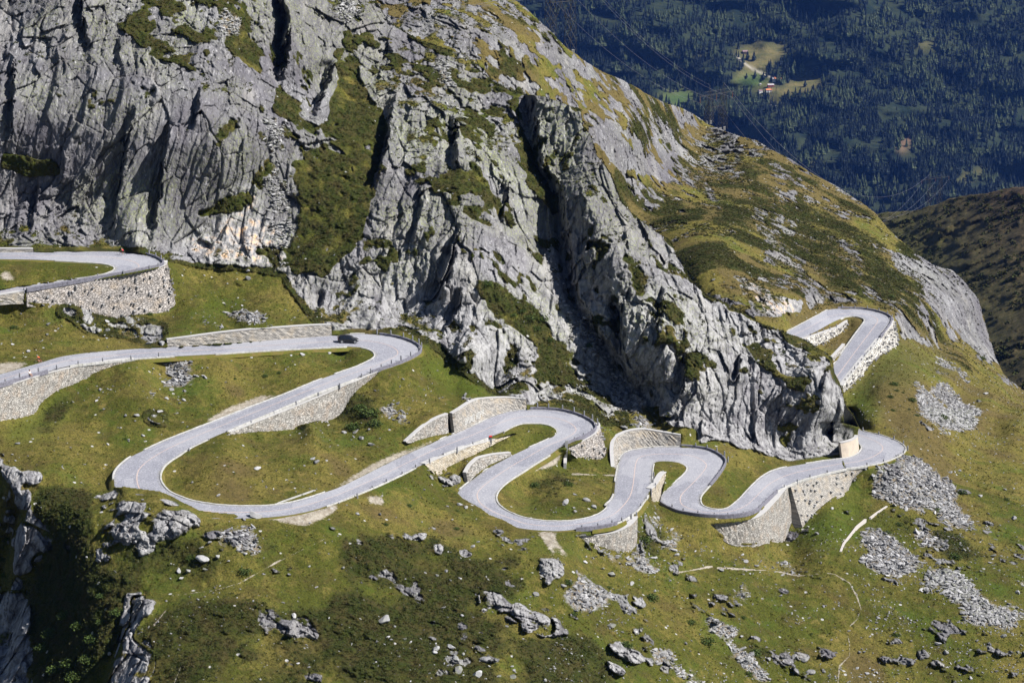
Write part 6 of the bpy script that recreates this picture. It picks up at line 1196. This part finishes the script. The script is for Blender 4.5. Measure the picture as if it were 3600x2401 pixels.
# ------------------------------------------------------------------ car
def paint(name,col,rough,spec=.5,coat=0.):
    k=NT(name,rough,spec); k.b.inputs['Coat Weight'].default_value=coat; k.b.inputs['Coat Roughness'].default_value=.05; return k.done(col)
M['carpaint']=paint('black_car_paint',(.006,.007,.012),.25,.5,.5); M['glass']=paint('dark_window_glass',(.01,.012,.016),.05,.8); M['tyre']=paint('tyre_rubber',(.012,.012,.012),.8,.2); M['alloy']=paint('alloy_rim',(.42,.42,.44),.3,.8)
M['lamp']=paint('headlight_lens',(.7,.72,.75),.1,.9,1.0); M['tail']=paint('red_tail_lamp',(.35,.01,.01),.2,.8,1.0); M['plate']=paint('white_number_plate',(.75,.75,.72),.4,.4)
def ang_at(u0,v0,u1,v1):
    a=surf(u0,v0);b=surf(u1,v1); return math.atan2(b[1]-a[1],b[0]-a[0])
def roadpt(u,v,lo=0,hi=None):
    """point on the cobbles at pixel u,v"""
    P=np.concatenate([RAs,RBs]); c=(P[:,:3]+P[:,3:])/2; cu_,cv_,cd_=proj(c); k=int(np.argmin(np.hypot(cu_-u,(cv_-v)*1.5))); z=c[k,2]
    for _ in range(5):
        Q=pt(u,v,float(d_of_z(v,z))); k=int(np.argmin(((c-Q)**2).sum(1))); a=c[max(k-1,0)]; b=c[min(k+1,len(c)-1)]; t=np.clip(((Q-a)@(b-a))/((b-a)@(b-a)+1e-9),0,1); z=a[2]*(1-t)+b[2]*t
    return pt(u,v,float(d_of_z(v,z+.02)))
cp=roadpt(1224,1203.5); car=empty('car',cp,math.radians(9)); car.rotation_euler=(0,math.radians(3.2),math.radians(9)); tag(car,'black estate car driving to the right near the wall end','car')
#     x    zbot  belt  top   w    wtop
ST=[(-2.25,.42,.80,.86,.74,.66),(-2.22,.34,.95,1.05,.84,.72),(-2.05,.30,1.02,1.36,.89,.62),(-1.75,.28,1.04,1.50,.91,.62),(-1.0,.24,1.03,1.56,.92,.64),(0,.24,1.01,1.56,.92,.64),(.45,.24,1.0,1.49,.92,.62),(1.05,.24,.98,1.08,.91,.70),(1.15,.26,.96,1.02,.91,.76),(1.75,.30,.88,.93,.88,.72),(2.08,.34,.74,.80,.80,.62),(2.24,.42,.60,.66,.62,.5)]
v=[];f=[]
for x,zb,bl,tp,w,wt in ST:
    half=[(0,zb),(w*.85,zb),(w,zb+.15),(w*1.0,(zb+bl)/2),(w*.96,bl),(wt,tp-.03),(wt*.7,tp),(0,tp+.02)]
    v+=[(x,y,z) for y,z in half]+[(x,-y,z) for y,z in half[-2:0:-1]]
K=14
for i in range(len(ST)-1):
    for j in range(K): a=i*K+j; b=i*K+(j+1)%K; f.append((a,b,b+K,a+K))
f.append(tuple(range(K))[::-1]); f.append(tuple(len(v)-K+i for i in range(K)))
b_=mesh('body',v,f,M['carpaint'],car,smooth=True); bm=bmesh.new(); bm.from_mesh(b_.data); bmesh.ops.recalc_face_normals(bm,faces=bm.faces); bm.to_mesh(b_.data); bm.free()
md=b_.modifiers.new('s','SUBSURF'); md.levels=1; md.render_levels=2
def quadp(name,P,mat,par=car,th=.012):
    P=[np.array(p,float) for p in P]; n=np.cross(P[1]-P[0],P[2]-P[0]); n/=np.linalg.norm(n); c=sum(P)/len(P)
    if (n@(c-np.array([0,0,.8])))<0: n=-n; 
    v=[p+n*th for p in P]+[p-n*th for p in P]; k=len(P); f=[tuple(range(k)),tuple(range(2*k-1,k-1,-1))]+[(i,(i+1)%k,k+(i+1)%k,k+i) for i in range(k)]; return mesh(name,v,f,mat,par)
for s in(-1,1):
    quadp('side_window',[(.86,s*.86,1.04),(.38,s*.66,1.44),(-.30,s*.665,1.49),(-.30,s*.885,1.06)],M['glass']); quadp('side_window',[(-.36,s*.885,1.06),(-.36,s*.665,1.49),(-1.15,s*.66,1.48),(-1.2,s*.885,1.07)],M['glass']); quadp('side_window',[(-1.26,s*.885,1.08),(-1.22,s*.66,1.47),(-1.75,s*.66,1.42),(-1.92,s*.84,1.12)],M['glass'])
    o=quadp('headlight',[(2.12,s*.72,.72),(1.9,s*.80,.80),(1.85,s*.84,.70),(2.12,s*.74,.62)],M['lamp'],th=.03); quadp('tail_light',[(-2.23,s*.62,1.0),(-2.18,s*.84,1.0),(-2.22,s*.82,.86),(-2.25,s*.62,.86)],M['tail'],th=.03)
    vv=[];ff=[]; box(vv,ff,(.72,s*1.0,1.06),(.14,.20,.13)); mesh('wing_mirror',vv,ff,M['carpaint'],car)
    for x in(-1.38,1.36):
        t=[];tf=[]; bar(t,tf,(x,s*.70,.33),(x,s*.925,.33),.33,20); w_=mesh('wheel',t,tf,M['tyre'],car); t=[];tf=[]; bar(t,tf,(x,s*.90,.33),(x,s*.935,.33),.06,10)
        for a in range(10): ca=math.pi*2*a/10; bar(t,tf,(x,s*.93,.33),(x+.22*math.cos(ca),s*.93,.33+.22*math.sin(ca)),.022,4)
        for a in range(20): ca=math.pi*2*a/20; cb=math.pi*2*(a+1)/20; bar(t,tf,(x+.225*math.cos(ca),s*.93,.33+.225*math.sin(ca)),(x+.225*math.cos(cb),s*.93,.33+.225*math.sin(cb)),.02,4)
        mesh('rim',t,tf,M['alloy'],w_)
quadp('windscreen',[(1.08,.66,1.07),(1.08,-.66,1.07),(.52,-.54,1.48),(.52,.54,1.48)],M['glass'],th=.03); quadp('rear_window',[(-2.13,.58,1.10),(-2.13,-.58,1.10),(-1.9,-.52,1.42),(-1.9,.52,1.42)],M['glass'],th=.04)
quadp('number_plate',[(-2.27,.26,.80),(-2.27,-.26,.80),(-2.27,-.26,.69),(-2.27,.26,.69)],M['plate'],th=.01)
# ------------------------------------------------------------------ bicycles and people
M['skin']=paint('skin',(.42,.24,.16),.6,.3); M['orangej']=paint('orange_jersey',(.75,.10,.02),.8,.2); M['pinkj']=paint('pink_red_jersey',(.72,.03,.07),.8,.2); M['blk']=paint('black_cloth',(.012,.013,.018),.8,.2); M['navy']=paint('navy_cloth',(.02,.02,.05),.8,.2)
M['whitec']=paint('white_cloth',(.78,.78,.78),.8,.2); M['helmet']=paint('grey_helmet',(.16,.16,.19),.4,.5); M['hair']=paint('dark_hair',(.02,.015,.012),.7,.2); M['redf']=paint('red_bicycle_frame',(.65,.03,.02),.3,.6,.5); M['blackf']=paint('black_bicycle_frame',(.02,.02,.022),.3,.6,.5); M['shoe']=paint('shoe',(.6,.6,.6),.6,.3)
def skin(name,chains,mat,par):
    """one continuous skinned surface; chains = lists of (x,y,z,r) that share coinciding points"""
    V_=[];E=[];R_=[];ix={}
    def vid(p):
        k=tuple(round(c,3) for c in p[:3])
        if k not in ix: ix[k]=len(V_); V_.append(p[:3]); R_.append(p[3])
        return ix[k]
    for c in chains:
        q=[vid(p) for p in c]; E+=[(a,b) for a,b in zip(q[:-1],q[1:])]
    me=bpy.data.meshes.new(name); me.from_pydata(V_,E,[]); me.materials.append(mat); o=link(bpy.data.objects.new(name,me),par)
    o.modifiers.new('skin','SKIN'); sv=me.skin_vertices[0].data
    for i,r in enumerate(R_): sv[i].radius=(r,r)
    sv[0].use_root=True; s=o.modifiers.new('sub','SUBSURF'); s.levels=1; s.render_levels=1; return o
def hand(w,d,side):
    """palm and five fingers from wrist w along direction d"""
    w=np.array(w);d=np.array(d,float);d/=np.linalg.norm(d); s=np.array([0,side,0.]); p=w+d*.08; out=[[(*w,.024),(*p,.028)]]
    for k,l in zip((-.027,-.009,.009,.027),(.07,.08,.075,.06)):
        a=p+s*k; out.append([(*p,.028),(*(a+d*.02),.010),(*(a+d*(.02+l*.5)-np.array([0,0,.01])),.009),(*(a+d*(.02+l*.8)-np.array([0,0,.035])),.008)])
    a=w+d*.035-s*.035; out.append([(*w,.024),(*a,.011),(*(a+d*.04-s*.012),.010)]); return out
def figure(label,loc,rz,J,shirt,shorts,head,shoe,helmet=True,grp=None):
    e=empty('person',loc,rz); tag(e,label,'person',grp); ch=[]
    pel,chest,neck,hd=J['pel'],J['chest'],J['neck'],J['head']
    ch.append([(*pel,.13),(*((np.array(pel)+np.array(chest))/2),.125),(*chest,.145),(*neck,.06),(*hd,.095),(hd[0],hd[1],hd[2]+.09,.07)])
    sh=[];so=[];sc=[]
    for s,k in((1,'l'),(-1,'r')):
        sho,elb,wr=J['sho'+k],J['elb'+k],J['wr'+k]; hip,kn,an,toe=J['hip'+k],J['kn'+k],J['an'+k],J['toe'+k]
        ch.append([(*chest,.145),(*sho,.055),(*elb,.040),(*wr,.024)]); ch+=hand(wr,np.array(wr)-np.array(elb),s)
        ch.append([(*pel,.13),(*hip,.085),(*kn,.055),(*((np.array(kn)*.5+np.array(an)*.5)),.05),(*an,.035),(*toe,.035)])
        m=np.array(sho)*.45+np.array(elb)*.55; sh.append([(*chest,.158),(*sho,.070),(*m,.056)])
        m=np.array(hip)*.25+np.array(kn)*.75; so.append([(*pel,.148),(*hip,.102),(*m,.078)])
        mid=np.array(an)*.6+np.array(toe)*.4; o=skin('shoe',[[(*(np.array(an)-[0,0,.02]),.045),(*mid,.048),(*(np.array(toe)+(np.array(toe)-np.array(an))*.25),.038)]],shoe,e)
    skin('body',ch,M['skin'],e); skin('shirt',[[(*(np.array(pel)*.97+np.array(chest)*.03),.152),(*((np.array(pel)+np.array(chest))/2),.150),(*chest,.160)]]+sh,shirt,e); skin('shorts',[[(*(np.array(pel)*.8+np.array(chest)*.2),.140),(*pel,.148)]]+so,shorts,e)
    bm=bmesh.new(); bmesh.ops.create_icosphere(bm,subdivisions=3,radius=.125); 
    for v_ in bm.verts: v_.co.x*=1.15; v_.co.z*=.85; 
    bmesh.ops.delete(bm,geom=[v_ for v_ in bm.verts if v_.co.z<-.015],context='VERTS'); me=bpy.data.meshes.new('helmet'); bm.to_mesh(me); bm.free(); me.materials.append(head); o=link(bpy.data.objects.new('helmet' if helmet else 'hair',me),e); o.location=(hd[0]-.01,hd[1],hd[2]+.06); o.modifiers.new('t','SOLIDIFY').thickness=.015
    v=[];f=[]; box(v,f,(hd[0]+.105,0,hd[2]+.02),(.03,.022,.045)); mesh('nose',v,f,M['skin'],e); v=[];f=[]; box(v,f,(hd[0]+.095,.035,hd[2]+.045),(.012,.025,.012)); box(v,f,(hd[0]+.095,-.035,hd[2]+.045),(.012,.025,.012)); mesh('eyes',v,f,M['blk'],e)
    return e
def bike(label,loc,rz,fm):
    e=empty('bicycle',loc,rz); tag(e,label,'bicycle')
    for x in(-.5,.5):
        v=[];f=[];k=26
        for i in range(k):
            a=2*math.pi*i/k;b=2*math.pi*(i+1)/k; bar(v,f,(x+.33*math.cos(a),0,.34+.33*math.sin(a)),(x+.33*math.cos(b),0,.34+.33*math.sin(b)),.016,6)
        w=mesh('wheel',v,f,M['tyre'],e); v=[];f=[]
        for i in range(14): a=2*math.pi*i/14; bar(v,f,(x,.02*(-1)**i,.34),(x+.32*math.cos(a),0,.34+.32*math.sin(a)),.003,3)
        mesh('spokes',v,f,M['alloy'],w)
    v=[];f=[]; S=(-.16,0,.86);BB=(-.06,0,.30);H=(.36,0,.86);H2=(.39,0,.72);RA_=(-.5,0,.34);FA=(.5,0,.34)
    for a,b in((S,BB),((-.14,0,.80),H),(BB,H2),(S,RA_),(BB,RA_),(H,FA)): bar(v,f,a,b,.018,6)
    mesh('frame',v,f,fm,e); v=[];f=[]; bar(v,f,(.36,0,.84),(.42,0,.95),.015,6); bar(v,f,(.42,-.21,.95),(.42,.21,.95),.013,6)
    for s in(-1,1): bar(v,f,(.42,s*.21,.95),(.52,s*.21,.93),.013,6); bar(v,f,(.52,s*.21,.93),(.50,s*.21,.82),.013,6); bar(v,f,(.50,s*.21,.82),(.42,s*.21,.82),.013,6)
    mesh('handlebar',v,f,M['blackf'],e); v=[];f=[]; box(v,f,(-.18,0,.96),(.26,.12,.04)); bar(v,f,(-.17,0,.84),(-.17,0,.95),.013,6); mesh('saddle',v,f,M['blk'],e)
    v=[];f=[]; bar(v,f,(-.06,-.06,.30),(.08,-.06,.22),.01); bar(v,f,(-.06,.06,.30),(-.20,.06,.38),.01); bar(v,f,(.08,-.14,.22),(.08,-.06,.22),.015); bar(v,f,(-.2,.06,.38),(-.2,.14,.38),.015); mesh('pedals',v,f,M['alloy'],e); return e
RIDE=dict(pel=(-.14,0,1.02),chest=(.16,0,1.32),neck=(.24,0,1.43),head=(.33,0,1.52),shol=(.16,.17,1.34),elbl=(.36,.20,1.14),wrl=(.46,.21,.98),shor=(.16,-.17,1.34),elbr=(.36,-.20,1.14),wrr=(.46,-.21,.98),hipl=(-.12,.09,.98),knl=(.22,.09,.78),anl=(-.17,.11,.46),toel=(-.06,.11,.40),hipr=(-.12,-.09,.98),knr=(.24,-.09,.68),anr=(.06,-.11,.30),toer=(.17,-.11,.25))
p1=roadpt(138,1277); h1=math.radians(186); bike('red road bicycle of the rider in the orange jersey',p1,h1,M['redf']); figure('cyclist in an orange jersey riding left at the left picture edge',p1,h1,RIDE,M['orangej'],M['navy'],M['helmet'],M['shoe'])
p2=roadpt(433,899); h2=math.radians(165); bike('black road bicycle of the rider in the pink red jersey',p2,h2,M['blackf']); figure('cyclist in a pink red jersey riding left on the top left hairpin',p2,h2,RIDE,M['pinkj'],M['blk'],M['helmet'],M['shoe'])
# seated person on the parapet: hips at pixel (110,1313)
_k=int(np.argmin(np.hypot(eu-110,ev-1330))); P=edges3[_k]+np.array([.12,-.22,.54]); SIT=dict(pel=(0,0,.10),chest=(.02,0,.50),neck=(.03,0,.62),head=(.05,0,.74),shol=(.01,.19,.53),elbl=(.06,.24,.27),wrl=(.24,.10,.16),shor=(.01,-.19,.53),elbr=(.06,-.24,.27),wrr=(.24,-.10,.16),hipl=(.06,.10,.06),knl=(.42,.12,.06),anl=(.50,.12,-.36),toel=(.62,.12,-.42),hipr=(.06,-.10,.06),knr=(.42,-.12,.06),anr=(.46,-.12,-.38),toer=(.58,-.12,-.45))
ps=figure('person in a white T-shirt and black shorts sitting on the parapet at the left',P,math.radians(-30),SIT,M['whitec'],M['blk'],M['hair'],M['blk'],False); ps.scale=(1.08,)*3
print('people',round(time.time()-T0,1))
print('done',round(time.time()-T0,1))
